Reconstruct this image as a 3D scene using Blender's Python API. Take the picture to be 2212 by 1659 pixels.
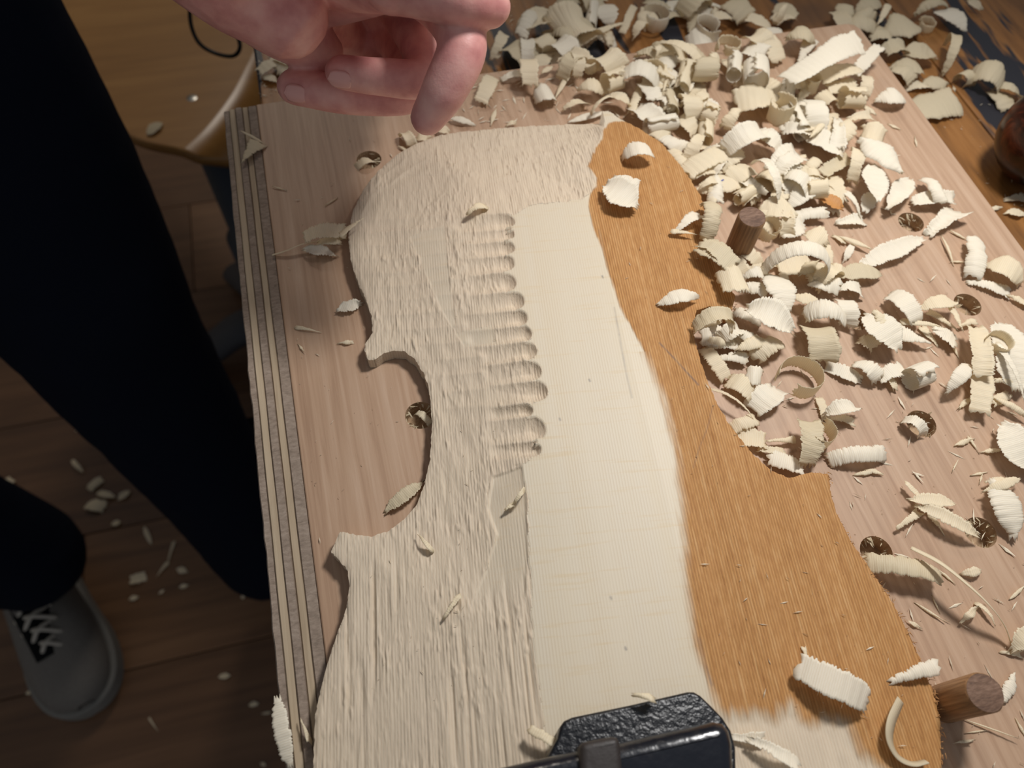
import bpy, bmesh, math, random
import numpy as np
from mathutils import Vector, Matrix, Euler

# ------------------------------------------------------------------ scene, camera, light
for o in list(bpy.data.objects): bpy.data.objects.remove(o)
scn = bpy.context.scene
COL = scn.collection
B = 0.74            # top of the plywood work board above the floor
BENCH = 0.722       # bench top
CZ = 1.01           # camera height
FPX = 1660.0        # focal length in pixels of the 2212 x 1659 frame

def _axes():
    v = lambda a, b: np.array([a - 1106.0, -(b - 829.5), -FPX])
    Y = v(262, -2101); Y /= np.linalg.norm(Y)
    X = v(11836, -1320.5); X -= Y * (X @ Y); X /= np.linalg.norm(X)
    return np.array([X, Y, np.cross(X, Y)])
RC = _axes()
CAMP = np.array([0, 0, CZ])

cam = bpy.data.cameras.new('camera'); camo = bpy.data.objects.new('camera', cam); COL.objects.link(camo)
cam.sensor_width = 36.0; cam.lens = 36.0 * FPX / 2212.0
cam.clip_start = 0.01
M4 = Matrix([list(RC[i]) + [CAMP[i]] for i in range(3)] + [[0, 0, 0, 1]])
camo.matrix_world = M4
cam.dof.use_dof = True; cam.dof.focus_distance = 0.285; cam.dof.aperture_fstop = 11.0
scn.camera = camo

scn.view_settings.view_transform = 'Standard'
scn.view_settings.look = 'None'
scn.view_settings.gamma = 1.0
scn.view_settings.use_curve_mapping = False
scn.view_settings.exposure = 0.0

world = bpy.data.worlds.new('room_light'); scn.world = world; world.use_nodes = True
wb = world.node_tree.nodes['Background']
wb.inputs[0].default_value = (0.90, 0.94, 1.0, 1); wb.inputs[1].default_value = 0.23

LP = Vector((0.29, 0.27, 1.20)); AIM = Vector((0.205, 0.040, B))
lamp = bpy.data.lights.new('bench_lamp', 'SPOT'); lo = bpy.data.objects.new('bench_lamp', lamp); COL.objects.link(lo)
lamp.energy = 10.2; lamp.color = (1.0, 0.98, 0.955)
lamp.spot_size = math.radians(92); lamp.spot_blend = 0.8; lamp.shadow_soft_size = 0.048
lo.location = LP; lo.rotation_euler = (AIM - LP).to_track_quat('-Z', 'Y').to_euler()
# the room's ceiling light, far off
cl = bpy.data.lights.new('ceiling_lamp', 'AREA'); clo = bpy.data.objects.new('ceiling_lamp', cl); COL.objects.link(clo)
cl.shape = 'DISK'; cl.size = 0.4; cl.energy = 10.0; cl.color = (1.0, 0.9, 0.78)
clo.location = (0.1, 2.4, 2.45); clo.rotation_euler = (Vector((-0.2, 0.6, 0.4)) - Vector(clo.location)).to_track_quat('-Z', 'Y').to_euler()

# ------------------------------------------------------------------ helpers
rng = random.Random(7)
nrng = np.random.RandomState(11)

def P(px, py, z=B):
    """point of the photograph's pixel ray at height z"""
    d = RC @ np.array([px - 1106.0, -(py - 829.5), -FPX])
    return CAMP + (z - CZ) / d[2] * d

def obj(name, me, mat=None, parent=None):
    if isinstance(me, bmesh.types.BMesh):
        m = bpy.data.meshes.new(name); me.to_mesh(m); me.free(); me = m
    o = bpy.data.objects.new(name, me); COL.objects.link(o)
    if mat is not None:
        me.materials.clear()
        for m in (mat if isinstance(mat, (list, tuple)) else [mat]): me.materials.append(m)
    if parent is not None: o.parent = parent
    return o

def empty(name, loc=(0, 0, 0)):
    o = bpy.data.objects.new(name, None); COL.objects.link(o); o.location = loc
    o.empty_display_size = 0.02
    return o

def tag(o, label=None, cat=None, group=None, kind=None):
    if label: o['label'] = label
    if cat: o['category'] = cat
    if group: o['group'] = group
    if kind: o['kind'] = kind
    return o

def pydata(name, v, f, smooth=False):
    me = bpy.data.meshes.new(name)
    me.from_pydata([tuple(map(float, p)) for p in v], [], [tuple(int(i) for i in q) for q in f])
    me.update()
    if smooth: me.polygons.foreach_set('use_smooth', [True] * len(me.polygons))
    return me

def grid_mesh(name, verts, quads, smooth=True):
    """fast mesh from numpy arrays of vertices and quads"""
    me = bpy.data.meshes.new(name)
    nv, nf = len(verts), len(quads)
    me.vertices.add(nv); me.vertices.foreach_set('co', np.asarray(verts, np.float32).ravel())
    me.loops.add(nf * 4); me.loops.foreach_set('vertex_index', np.asarray(quads, np.int32).ravel())
    me.polygons.add(nf); me.polygons.foreach_set('loop_start', np.arange(0, nf * 4, 4, dtype=np.int32))
    me.polygons.foreach_set('loop_total', np.full(nf, 4, np.int32))
    me.polygons.foreach_set('use_smooth', np.full(nf, smooth))
    me.update(); me.validate()
    return me

def box_bm(lo_, hi_, bevel=0.0, seg=2):
    bm = bmesh.new(); bmesh.ops.create_cube(bm, size=1.0)
    for v in bm.verts:
        v.co = Vector([(lo_[i] + hi_[i]) / 2 + v.co[i] * (hi_[i] - lo_[i]) for i in range(3)])
    if bevel: bmesh.ops.bevel(bm, geom=bm.edges[:], offset=bevel, segments=seg, affect='EDGES', profile=0.6)
    return bm

def prism_bm(poly, z0, z1, bevel=0.0, seg=3, only_top=True):
    bm = bmesh.new()
    vs = [bm.verts.new((p[0], p[1], z0)) for p in poly]
    f = bm.faces.new(vs); f.normal_update()
    if f.normal.z > 0: f.normal_flip()
    r = bmesh.ops.extrude_face_region(bm, geom=[f])
    top = [g for g in r['geom'] if isinstance(g, bmesh.types.BMVert)]
    for v in top: v.co.z = z1
    bmesh.ops.recalc_face_normals(bm, faces=bm.faces[:])
    if bevel:
        ts = set(top)
        ed = [e for e in bm.edges if (e.verts[0] in ts and e.verts[1] in ts)]
        bmesh.ops.bevel(bm, geom=ed, offset=bevel, segments=seg, affect='EDGES', profile=0.5)
    return bm

def tube(name, pts, radii, n=16, mat=None, parent=None, cap=True, closed=False, flat=(1, 1)):
    """a tube swept along points; radii one number or one per point"""
    pts = [Vector(p) for p in pts]
    if not hasattr(radii, '__len__'): radii = [radii] * len(pts)
    vs, fs = [], []
    up = Vector((0.13, 0.21, 0.97))
    for i, p in enumerate(pts):
        t = (pts[min(i + 1, len(pts) - 1)] - pts[max(i - 1, 0)]).normalized()
        a = t.cross(up)
        if a.length < 0.05: a = t.cross(Vector((1, 0, 0)))
        a.normalize(); b = a.cross(t).normalized()
        for k in range(n):
            w = 2 * math.pi * k / n
            vs.append(p + (a * math.cos(w) * flat[0] + b * math.sin(w) * flat[1]) * radii[i])
    for i in range(len(pts) - 1):
        for k in range(n):
            fs.append((i * n + k, i * n + (k + 1) % n, (i + 1) * n + (k + 1) % n, (i + 1) * n + k))
    if cap:
        fs.append(tuple(reversed(range(n)))); fs.append(tuple(range((len(pts) - 1) * n, len(pts) * n)))
    me = pydata(name or 'chain', vs, fs, True)
    return obj(name, me, mat, parent) if name else me

def spline(pts, n):
    """Catmull-Rom through points (any dimension)"""
    p = np.asarray(pts, float); out = []
    q = np.vstack([2 * p[0] - p[1], p, 2 * p[-1] - p[-2]])
    for i in range(1, len(q) - 2):
        for k in range(n):
            t = k / n
            out.append(0.5 * (2 * q[i] + (q[i + 1] - q[i - 1]) * t + (2 * q[i - 1] - 5 * q[i] + 4 * q[i + 1] - q[i + 2]) * t * t
                              + (3 * q[i] - q[i - 1] - 3 * q[i + 1] + q[i + 2]) * t ** 3))
    out.append(p[-1]); return np.array(out)

def closed_spline(pts, n):
    p = np.asarray(pts, float); m = len(p); out = []
    for i in range(m):
        a, b, c, d = p[i - 1], p[i], p[(i + 1) % m], p[(i + 2) % m]
        for k in range(n):
            t = k / n
            out.append(0.5 * (2 * b + (c - a) * t + (2 * a - 5 * b + 4 * c - d) * t * t + (3 * b - a - 3 * c + d) * t ** 3))
    return np.array(out)

_lat = nrng.rand(256, 256)
def vnoise(x, y):
    xi = np.floor(x).astype(int); yi = np.floor(y).astype(int); fx = x - xi; fy = y - yi
    fx = fx * fx * (3 - 2 * fx); fy = fy * fy * (3 - 2 * fy)
    g = lambda a, b: _lat[a % 256, b % 256]
    return (g(xi, yi) * (1 - fx) + g(xi + 1, yi) * fx) * (1 - fy) + (g(xi, yi + 1) * (1 - fx) + g(xi + 1, yi + 1) * fx) * fy
def fbm(x, y, o=3):
    s = 0; a = 0.5; t = 0
    for i in range(o):
        s = s + a * vnoise(x * 2 ** i + 17.3 * i, y * 2 ** i + 5.1 * i); t += a; a *= 0.55
    return s / t
def sstep(a, b, x):
    t = np.clip((x - a) / (b - a), 0, 1); return t * t * (3 - 2 * t)

# ------------------------------------------------------------------ materials
def srgb(r, g, b):
    f = lambda c: (c / 255 / 12.92) if c / 255 <= 0.04045 else ((c / 255 + 0.055) / 1.055) ** 2.4
    return (f(r), f(g), f(b), 1)

class NT:
    def __init__(self, name):
        self.m = bpy.data.materials.new(name); self.m.use_nodes = True
        self.t = self.m.node_tree; self.n = self.t.nodes; self.bsdf = self.n['Principled BSDF']
    def node(self, typ, **kw):
        d = self.n.new(typ)
        for k, v in kw.items():
            if k.startswith('i_'): d.inputs[k[2:].replace('_', ' ')].default_value = v
            else: setattr(d, k, v)
        return d
    def link(self, a, b): self.t.links.new(a, b)
    def coord(self, kind='Object', scale=(1, 1, 1), rot=(0, 0, 0)):
        c = self.node('ShaderNodeTexCoord'); mp = self.node('ShaderNodeMapping')
        mp.inputs['Scale'].default_value = scale; mp.inputs['Rotation'].default_value = rot
        src = c.outputs[kind]
        if any(rot):
            mr = self.node('ShaderNodeMapping'); mr.inputs['Rotation'].default_value = rot; mp.inputs['Rotation'].default_value = (0, 0, 0)
            self.link(src, mr.inputs[0]); src = mr.outputs[0]
        self.link(src, mp.inputs[0]); return mp.outputs[0]
    def noise(self, vec, scale, detail=4, rough=0.55, dist=0.0):
        d = self.node('ShaderNodeTexNoise'); d.inputs['Scale'].default_value = scale
        d.inputs['Detail'].default_value = detail; d.inputs['Roughness'].default_value = rough; d.inputs['Distortion'].default_value = dist
        self.link(vec, d.inputs['Vector']); return d.outputs['Fac']
    def ramp(self, fac, stops):
        d = self.node('ShaderNodeValToRGB'); e = d.color_ramp.elements
        e[0].position, e[0].color = stops[0]; e[1].position, e[1].color = stops[-1]
        for p, c in stops[1:-1]:
            x = e.new(p); x.color = c
        self.link(fac, d.inputs[0]); return d.outputs[0]
    def mix(self, fac, a, b, mode='MIX'):
        d = self.node('ShaderNodeMix', data_type='RGBA', blend_type=mode)
        for s, v in ((0, fac), (6, a), (7, b)):
            if isinstance(v, (int, float)): d.inputs[s].default_value = v
            elif isinstance(v, tuple): d.inputs[s].default_value = v
            else: self.link(v, d.inputs[s])
        return d.outputs[2]
    def math(self, op, a, b=0.0, c=None):
        d = self.node('ShaderNodeMath', operation=op)
        for s, v in enumerate((a, b) + ((c,) if c is not None else ())):
            if isinstance(v, (int, float)): d.inputs[s].default_value = v
            else: self.link(v, d.inputs[s])
        return d.outputs[0]
    def attr(self, name):
        d = self.node('ShaderNodeAttribute', attribute_name=name); return d
    def bump(self, h, strength=0.5, dist=0.0005, normal=None):
        d = self.node('ShaderNodeBump'); d.inputs['Strength'].default_value = strength; d.inputs['Distance'].default_value = dist
        self.link(h, d.inputs['Height'])
        if normal is not None: self.link(normal, d.inputs['Normal'])
        return d.outputs[0]
    def out(self, color=None, rough=0.6, normal=None, spec=0.5, **kw):
        b = self.bsdf
        if color is not None:
            if isinstance(color, tuple): b.inputs['Base Color'].default_value = color
            else: self.link(color, b.inputs['Base Color'])
        if isinstance(rough, (int, float)): b.inputs['Roughness'].default_value = rough
        else: self.link(rough, b.inputs['Roughness'])
        b.inputs['Specular IOR Level'].default_value = spec
        if normal is not None: self.link(normal, b.inputs['Normal'])
        for k, v in kw.items(): b.inputs[k.replace('_', ' ')].default_value = v
        return self.m

def mat_wood(name, dark, mid, light, along='Y', grain=260.0, stretch=0.05, rough=0.55, bump=0.25, spec=0.35, blotch=6.0):
    t = NT(name)
    sc = {'Y': (1, stretch, 1), 'X': (stretch, 1, 1), 'Z': (1, 1, stretch)}[along]
    v = t.coord('Object', sc)
    g = t.noise(v, grain, 5, 0.6, 0.4); g2 = t.noise(v, grain * 0.22, 3, 0.5, 0.6)
    big = t.noise(t.coord('Object'), blotch, 3)
    f = t.math('ADD', t.math('MULTIPLY', g, 0.55), t.math('ADD', t.math('MULTIPLY', g2, 0.30), t.math('MULTIPLY', big, 0.15)))
    c = t.ramp(f, [(0.30, dark), (0.5, mid), (0.70, light)])
    return t.out(c, rough, t.bump(g, bump, 0.0004), spec)

def mat_shaving(name, base, line, translucent=0.25):
    """thin spruce shaving: growth lines across the strip follow the UV map"""
    t = NT(name)
    uv = t.node('ShaderNodeTexCoord').outputs['UV']
    sep = t.node('ShaderNodeSeparateXYZ'); t.link(uv, sep.inputs[0])
    nz = t.noise(uv, 0.35, 3)
    ph = t.math('ADD', t.math('MULTIPLY', sep.outputs[0], 8.5), t.math('MULTIPLY', nz, 2.4))
    w = t.math('SINE', ph)
    fac = t.math('POWER', t.math('ADD', t.math('MULTIPLY', w, 0.5), 0.5), 4.0)
    fib = t.node('ShaderNodeMapping'); fib.inputs['Scale'].default_value = (0.9, 0.12, 1); t.link(uv, fib.inputs[0])
    fn = t.noise(fib.outputs[0], 4.0, 3)
    c = t.mix(t.math('MULTIPLY', fac, 0.34), base, line)
    c = t.mix(t.math('MULTIPLY', fn, 0.25), c, line)
    h = t.math('ADD', t.math('MULTIPLY', w, 0.13), t.math('MULTIPLY', fn, 1.0))
    nrm = t.bump(h, 0.55, 0.00018)
    m = t.out(c, 0.55, nrm, 0.35)
    tr = t.node('ShaderNodeBsdfTranslucent'); t.link(c, tr.inputs[0]); t.link(nrm, tr.inputs[1])
    ms = t.node('ShaderNodeMixShader'); ms.inputs[0].default_value = translucent
    t.link(t.bsdf.outputs[0], ms.inputs[1]); t.link(tr.outputs[0], ms.inputs[2])
    t.link(ms.outputs[0], t.n['Material Output'].inputs[0])
    return m

def mat_plain(name, color, rough=0.5, spec=0.5, bump=None, **kw):
    t = NT(name); v = t.coord('Object')
    n = None; c = color
    if bump:
        h = t.noise(v, bump[0], 4, 0.6); n = t.bump(h, bump[1], bump[2])
        c = t.mix(h, tuple(x * 0.8 for x in color[:3]) + (1,), tuple(min(1, x * 1.2) for x in color[:3]) + (1,))
    return t.out(c, rough, n, spec, **kw)

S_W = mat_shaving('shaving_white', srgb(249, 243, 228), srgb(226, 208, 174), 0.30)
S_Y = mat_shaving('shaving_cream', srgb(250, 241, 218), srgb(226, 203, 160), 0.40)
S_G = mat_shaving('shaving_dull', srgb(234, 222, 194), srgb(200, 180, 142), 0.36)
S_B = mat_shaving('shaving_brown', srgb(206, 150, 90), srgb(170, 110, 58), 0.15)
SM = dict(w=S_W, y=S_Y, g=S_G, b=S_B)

M_board = mat_wood('board_veneer', srgb(148, 116, 92), srgb(176, 145, 119), srgb(193, 165, 141), 'Y', 420, 0.035, 0.5, 0.18, 0.35, 9)
M_plyD = mat_wood('ply_end_grain', srgb(112, 98, 86), srgb(146, 130, 116), srgb(170, 154, 140), 'X', 800, 0.5, 0.75, 0.5, 0.2, 30)
M_plyL = mat_wood('ply_long_grain', srgb(148, 129, 106), srgb(176, 157, 132), srgb(192, 175, 150), 'Y', 500, 0.03, 0.7, 0.4, 0.2, 20)
M_hole = mat_wood('hole_wood', srgb(130, 104, 80), srgb(178, 150, 120), srgb(206, 182, 152), 'Z', 500, 0.2, 0.8, 0.6, 0.2, 60)
M_peg = mat_wood('oak_peg', srgb(92, 66, 44), srgb(150, 114, 80), srgb(186, 150, 110), 'Z', 900, 0.05, 0.55, 0.5, 0.35, 40)
M_pegend = mat_wood('oak_peg_end', srgb(66, 48, 40), srgb(112, 86, 70), srgb(146, 118, 100), 'X', 1300, 0.3, 0.7, 0.5, 0.3, 80)
M_floor = [mat_wood('floor_laminate', srgb(82, 58, 40), srgb(116, 84, 58), srgb(138, 104, 74), 'X', 70, 0.06, 0.42, 0.05, 0.35, 3),
           mat_wood('floor_laminate_dark', srgb(72, 50, 35), srgb(102, 73, 50), srgb(124, 91, 65), 'X', 60, 0.06, 0.42, 0.05, 0.35, 4)]
M_seat = mat_wood('seat_veneer', srgb(140, 98, 50), srgb(164, 118, 64), srgb(182, 136, 78), 'X', 60, 0.1, 0.30, 0.05, 0.5, 5)
M_steel = mat_plain('steel', srgb(150, 148, 142), 0.3, 0.5, Metallic=1.0)
M_grey = mat_plain('grey_plastic', srgb(70, 72, 78), 0.6)
M_slate = mat_plain('slate_metal', srgb(58, 66, 78), 0.5)
M_black = mat_plain('black_rubber', srgb(16, 16, 17), 0.45)
M_denim = mat_plain('navy_cloth', srgb(15, 20, 32), 0.95, 0.1, (900, 0.4, 0.0008))
M_suede = mat_plain('grey_suede', srgb(112, 108, 103), 0.9, 0.15, (300, 0.4, 0.0008))
M_sole = mat_plain('rubber_sole', srgb(124, 122, 117), 0.8, 0.2)
M_lace = mat_plain('shoe_lace', srgb(176, 170, 160), 0.9, 0.1)
M_dark = mat_plain('dark_lining', srgb(18, 18, 20), 0.9, 0.1)

def mat_bench():
    t = NT('bench_top_worn')
    v = t.coord('Object', (1, 0.10, 1)); o = t.coord('Object')
    g = t.noise(v, 220, 5); g2 = t.noise(v, 40, 3)
    f = t.math('ADD', t.math('MULTIPLY', g, 0.5), t.math('MULTIPLY', g2, 0.5))
    c = t.ramp(f, [(0.3, srgb(92, 60, 30)), (0.52, srgb(142, 96, 50)), (0.72, srgb(168, 120, 70))])
    grime = t.noise(o, 7, 4)
    c = t.mix(t.math('MULTIPLY', t.ramp(grime, [(0.48, (0, 0, 0, 1)), (0.66, (1, 1, 1, 1))]), 0.75), c, srgb(78, 58, 44))
    v2 = t.coord('Object', (1, 0.16, 1))
    st = t.noise(v2, 34, 4, 0.6, 0.3)
    st2 = t.noise(t.coord('Object', (1, 0.5, 1)), 12, 3)
    k = t.math('ADD', st, t.math('MULTIPLY', t.math('SUBTRACT', st2, 0.5), 0.25))
    mask = t.ramp(k, [(0.525, (0, 0, 0, 1)), (0.555, (1, 1, 1, 1))])
    c = t.mix(mask, c, srgb(40, 40, 46))
    return t.out(c, 0.45, t.bump(g, 0.3, 0.0006), 0.35)
M_bench = mat_bench()

def mat_spruce():
    t = NT('spruce_plate')
    m = t.attr('mask'); sep = t.node('ShaderNodeSeparateColor'); t.link(m.outputs['Color'], sep.inputs[0])
    brown, carve, mark = sep.outputs[0], sep.outputs[1], sep.outputs[2]
    rot = (0, 0, math.radians(8))
    vg = t.coord('Object', (1, 0.012, 1), rot)           # along the grain
    ring = t.node('ShaderNodeTexWave', wave_type='BANDS', bands_direction='X')
    ring.inputs['Scale'].default_value = 300; ring.inputs['Distortion'].default_value = 1.2
    ring.inputs['Detail'].default_value = 2; ring.inputs['Detail Scale'].default_value = 30
    t.link(t.coord('Object', (1, 0.02, 0.0), rot), ring.inputs['Vector'])
    gl = ring.outputs['Fac']
    fine = t.noise(vg, 900, 4); broad = t.noise(vg, 120, 3)
    silk = t.noise(t.coord('Object', (0.08, 1, 1), rot), 520, 3)      # ray fleck across the grain
    lv = t.ramp(t.noise(t.coord('Object', (1, 0.03, 1), rot), 90, 3), [(0.3, (0.25, 0.25, 0.25, 1)), (0.7, (1, 1, 1, 1))])
    planed = t.mix(t.math('MULTIPLY', t.math('MULTIPLY', t.math('POWER', gl, 3.0), 0.40), lv), srgb(208, 196, 175), srgb(174, 150, 118))
    planed = t.mix(t.math('MULTIPLY', t.math('SUBTRACT', broad, 0.35), 0.55), planed, srgb(205, 184, 146))
    planed = t.mix(t.math('MULTIPLY', t.ramp(silk, [(0.56, (0, 0, 0, 1)), (0.72, (1, 1, 1, 1))]), 0.28), planed, srgb(200, 172, 124))
    cv = t.mix(t.math('MULTIPLY', t.math('POWER', gl, 2.0), 0.32), srgb(208, 192, 169), srgb(186, 158, 128))
    pn = t.noise(t.coord('Object', (1, 1, 1)), 60, 3)
    cv = t.mix(t.math('MULTIPLY', t.math('SUBTRACT', pn, 0.3), 0.5), cv, srgb(196, 178, 160))
    bf = t.math('ADD', t.math('MULTIPLY', fine, 0.5), t.math('MULTIPLY', t.noise(t.coord('Object', (1, 0.25, 1), rot), 700, 3), 0.5))
    bc = t.ramp(bf, [(0.30, srgb(164, 114, 64)), (0.5, srgb(188, 138, 83)), (0.70, srgb(204, 160, 108))])
    bc = t.mix(t.math('MULTIPLY', t.math('POWER', gl, 2.5), 0.55), bc, srgb(142, 94, 48))
    c = t.mix(carve, planed, cv); c = t.mix(brown, c, bc)
    c = t.mix(t.math('MULTIPLY', mark, 0.8), c, srgb(84, 84, 92))
    # relief: washboard of the growth rings on carved wood, fuzz on the sawn brown face
    fz = t.noise(t.coord('Object', (1, 0.22, 1), rot), 1100, 3)
    chat = t.math('ADD', t.noise(t.coord('Object', (1, 0.3, 1), rot), 620, 2), t.math('MULTIPLY', t.noise(t.coord('Object', (1, 0.07, 1), rot), 1500, 2), 0.7))
    pm_ = t.ramp(t.noise(t.coord('Object', (1, 0.5, 1), rot), 130, 3), [(0.42, (0, 0, 0, 1)), (0.62, (1, 1, 1, 1))])
    hc = t.math('MULTIPLY', t.math('ADD', t.math('MULTIPLY', t.math('MULTIPLY', gl, pm_), 0.35), t.math('MULTIPLY', chat, 0.9)), carve)
    hb = t.math('MULTIPLY', t.math('ADD', t.math('MULTIPLY', gl, 0.9), t.math('MULTIPLY', fz, 0.9)), t.math('MULTIPLY', brown, 0.8))
    hp = t.math('MULTIPLY', gl, 0.04)
    h = t.math('ADD', hp, t.math('ADD', hc, hb))
    rough = t.math('ADD', 0.49, t.math('MULTIPLY', t.math('MAXIMUM', carve, brown), 0.16))
    mm = t.out(c, rough, t.bump(h, 0.75, 0.00035), 0.38)
    return mm
M_spruce = mat_spruce()

def mat_iron():
    t = NT('black_painted_iron'); v = t.coord('Object')
    a = t.noise(v, 520, 3, 0.5); b = t.noise(v, 60, 3)
    worn = t.ramp(b, [(0.60, (0, 0, 0, 1)), (0.72, (1, 1, 1, 1))])
    c = t.mix(t.math('MULTIPLY', worn, 0.5), srgb(16, 18, 24), srgb(52, 46, 42))
    return t.out(c, 0.36, t.bump(a, 0.6, 0.0009), 0.5)
M_iron = mat_iron()
def mat_iron2():
    t = NT('black_glossy_iron'); v = t.coord('Object')
    a = t.noise(v, 200, 3, 0.5); b = t.noise(v, 70, 3)
    worn = t.ramp(b, [(0.56, (0, 0, 0, 1)), (0.70, (1, 1, 1, 1))])
    c = t.mix(t.math('MULTIPLY', worn, 0.45), srgb(15, 18, 27), srgb(64, 58, 54))
    return t.out(c, 0.22, t.bump(a, 0.35, 0.0008), 0.55)
M_iron2 = mat_iron2()

def mat_skin():
    t = NT('skin'); v = t.coord('Object')
    a = t.noise(v, 90, 3); b = t.noise(v, 1400, 3)
    cr = t.noise(t.coord('Object', (1, 1, 1)), 420, 4)
    c = t.ramp(a, [(0.32, srgb(200, 134, 130)), (0.5, srgb(220, 158, 151)), (0.7, srgb(234, 180, 170))])
    m = t.out(c, 0.42, t.bump(t.math('ADD', b, t.math('MULTIPLY', cr, 0.7)), 0.22, 0.0003), 0.4)
    t.bsdf.inputs['Subsurface Weight'].default_value = 0.10
    t.bsdf.inputs['Subsurface Radius'].default_value = (0.006, 0.002, 0.0012)
    t.bsdf.inputs['Subsurface Scale'].default_value = 0.6
    return m
M_skin = mat_skin()
M_nail = mat_plain('fingernail', srgb(224, 170, 163), 0.25, 0.5)

def mat_burl():
    t = NT('burl_handle'); v = t.coord('Object')
    a = t.noise(v, 60, 4, 0.6, 1.0)
    c = t.ramp(a, [(0.38, srgb(18, 9, 7)), (0.5, srgb(56, 25, 15)), (0.62, srgb(104, 52, 30))])
    return t.out(c, 0.25, None, 0.5)
M_burl = mat_burl()

# ------------------------------------------------------------------ floor of laminate planks
floor = empty('floor'); tag(floor, 'dark brown laminate floor below the bench', None, None, 'structure')
pw, pl = 0.19, 1.25
pm = []
for k in range(2):
    pm.append([])
for r in range(-3, 14):
    off = (r * 0.47) % pl
    for s in range(-3, 3):
        x0 = s * pl + off - 0.6; y0 = -0.3 + r * pw
        if x0 > 2.4 or x0 + pl < -2.2: continue
        bm = box_bm((x0 + 0.0006, y0 + 0.0006, -0.012), (x0 + pl - 0.0006, y0 + pw - 0.0006, rng.uniform(-0.0003, 0.0)), 0.0008, 1)
        obj('plank', bm, M_floor[(r * 2 + s) % 2], floor)
sub = box_bm((-2.4, -1.2, -0.04), (2.6, 2.6, -0.0125)); obj('underlay', sub, M_dark, floor)

# ------------------------------------------------------------------ workbench
bench = empty('workbench', (0.4, 0.4, 0)); tag(bench, 'old workbench with orange-brown top streaked with black stains', 'workbench')
bl = -0.0405
edges = [bl, 0.16, 0.345, 0.54, 0.75, 0.98]
for a, b in zip(edges[:-1], edges[1:]):
    o = obj('top_board', box_bm((a + 0.0004, -0.45, BENCH - 0.05), (b - 0.0004, 1.0, BENCH), 0.0015, 2), M_bench, bench)
    o.matrix_parent_inverse = Matrix.Translation((-0.4, -0.4, 0))
for x in (bl + 0.27, 0.9):
    for y in (-0.36, 0.92):
        o = obj('leg', box_bm((x - 0.035, y - 0.035, 0.0), (x + 0.035, y + 0.035, BENCH - 0.05), 0.003), M_bench, bench)
        o.matrix_parent_inverse = Matrix.Translation((-0.4, -0.4, 0))

# ------------------------------------------------------------------ plywood work board with peg holes
x0, x1, y0, y1 = -0.0397, 0.2965, -0.16, 0.3367
HOLES = [(797, 345), (908, 897), (1990, 915), (2118, 1150), (2090, 658), (1968, 480), (1893, 1192), (1850, 688)]
HR = 0.0060
board = empty('work_board', (x0, 0.1, BENCH)); tag(board, 'pinkish-brown plywood work board with peg holes lying on the bench', 'board')
PI_ = Matrix.Translation((-x0, -0.1, -BENCH))
def bpart(o): o.matrix_parent_inverse = PI_; return o
PEG1 = P(1590, 548, B); PEG2 = P(2040, 1520, B)
cut = bmesh.new()
holes = [P(*h, B) for h in HOLES]
for h in holes + [PEG1, PEG2]:
    m = Matrix.Translation((h[0], h[1], B + 0.0075))
    bmesh.ops.create_cone(cut, cap_ends=True, segments=28, radius1=HR, radius2=HR, depth=0.030, matrix=m)
cutme = bpy.data.meshes.new('cut'); cut.to_mesh(cutme); cut.free(); cutme.materials.append(M_hole)
cuto = bpy.data.objects.new('cut', cutme); COL.objects.link(cuto)
poly = [(x0, y0), (x1, y0), (x1, y1 - 0.006), (x1 - 0.0018, y1 - 0.0018), (x1 - 0.006, y1), (x0, y1)]
pbm = prism_bm(poly, BENCH + 0.0005, B, 0.0006, 2)
panel = obj('panel', pbm, [M_board, M_hole], board); bpart(panel)
md = panel.modifiers.new('holes', 'BOOLEAN'); md.object = cuto; md.operation = 'DIFFERENCE'; md.solver = 'EXACT'
md.material_mode = 'TRANSFER'
bpy.context.view_layer.update()
dg = bpy.context.evaluated_depsgraph_get()
nm = bpy.data.meshes.new_from_object(panel.evaluated_get(dg))
panel.modifiers.clear(); panel.data = nm
bpy.data.objects.remove(cuto)
# the plies of the glued-on edge strip, light and dark by turns, each slightly proud or sunk
sx = [x0, x0 - 0.0044, x0 - 0.0073, x0 - 0.0106, x0 - 0.0137, x0 - 0.0165]
for i in range(5):
    n = 90; ys = np.linspace(y0, y1 - 0.0005, n); vs = []; fs = []
    top = B - (0.0003, 0.0006, 0.0002, 0.0007, 0.0012)[i]
    for k, y in enumerate(ys):
        jl = 0.0007 * (fbm(np.array([y * 90.0]), np.array([i * 7.7]), 3)[0] - 0.5) if i < 4 else 0.0009 * (fbm(np.array([y * 160.0]), np.array([3.3]), 3)[0] - 0.5)
        xl = sx[i + 1] + (jl if i == 4 else 0); xr = sx[i]
        w = 0.0002 * math.sin(y * 130 + i)
        vs += [(xl, y, BENCH + 0.0005), (xl, y, top - 0.0007 + w), (xl + 0.0005, y, top + w), (xr - 0.00025, y, top + w * 0.5), (xr - 0.00005, y, top - 0.0008), (xr - 0.00005, y, BENCH + 0.0005)]
    for k in range(n - 1):
        for q in range(5):
            a = k * 6 + q; fs.append((a, a + 1, a + 7, a + 6))
    fs.append(tuple(range(6))); fs.append(tuple(reversed(range((n - 1) * 6, n * 6))))
    o = obj('ply', pydata('ply', vs, fs), (M_plyD, M_plyL, M_plyD, M_plyL, M_plyD)[i], board); bpart(o)
    bm = bmesh.new(); bm.from_mesh(o.data); bmesh.ops.recalc_face_normals(bm, faces=bm.faces[:]); bm.to_mesh(o.data); bm.free()
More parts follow.
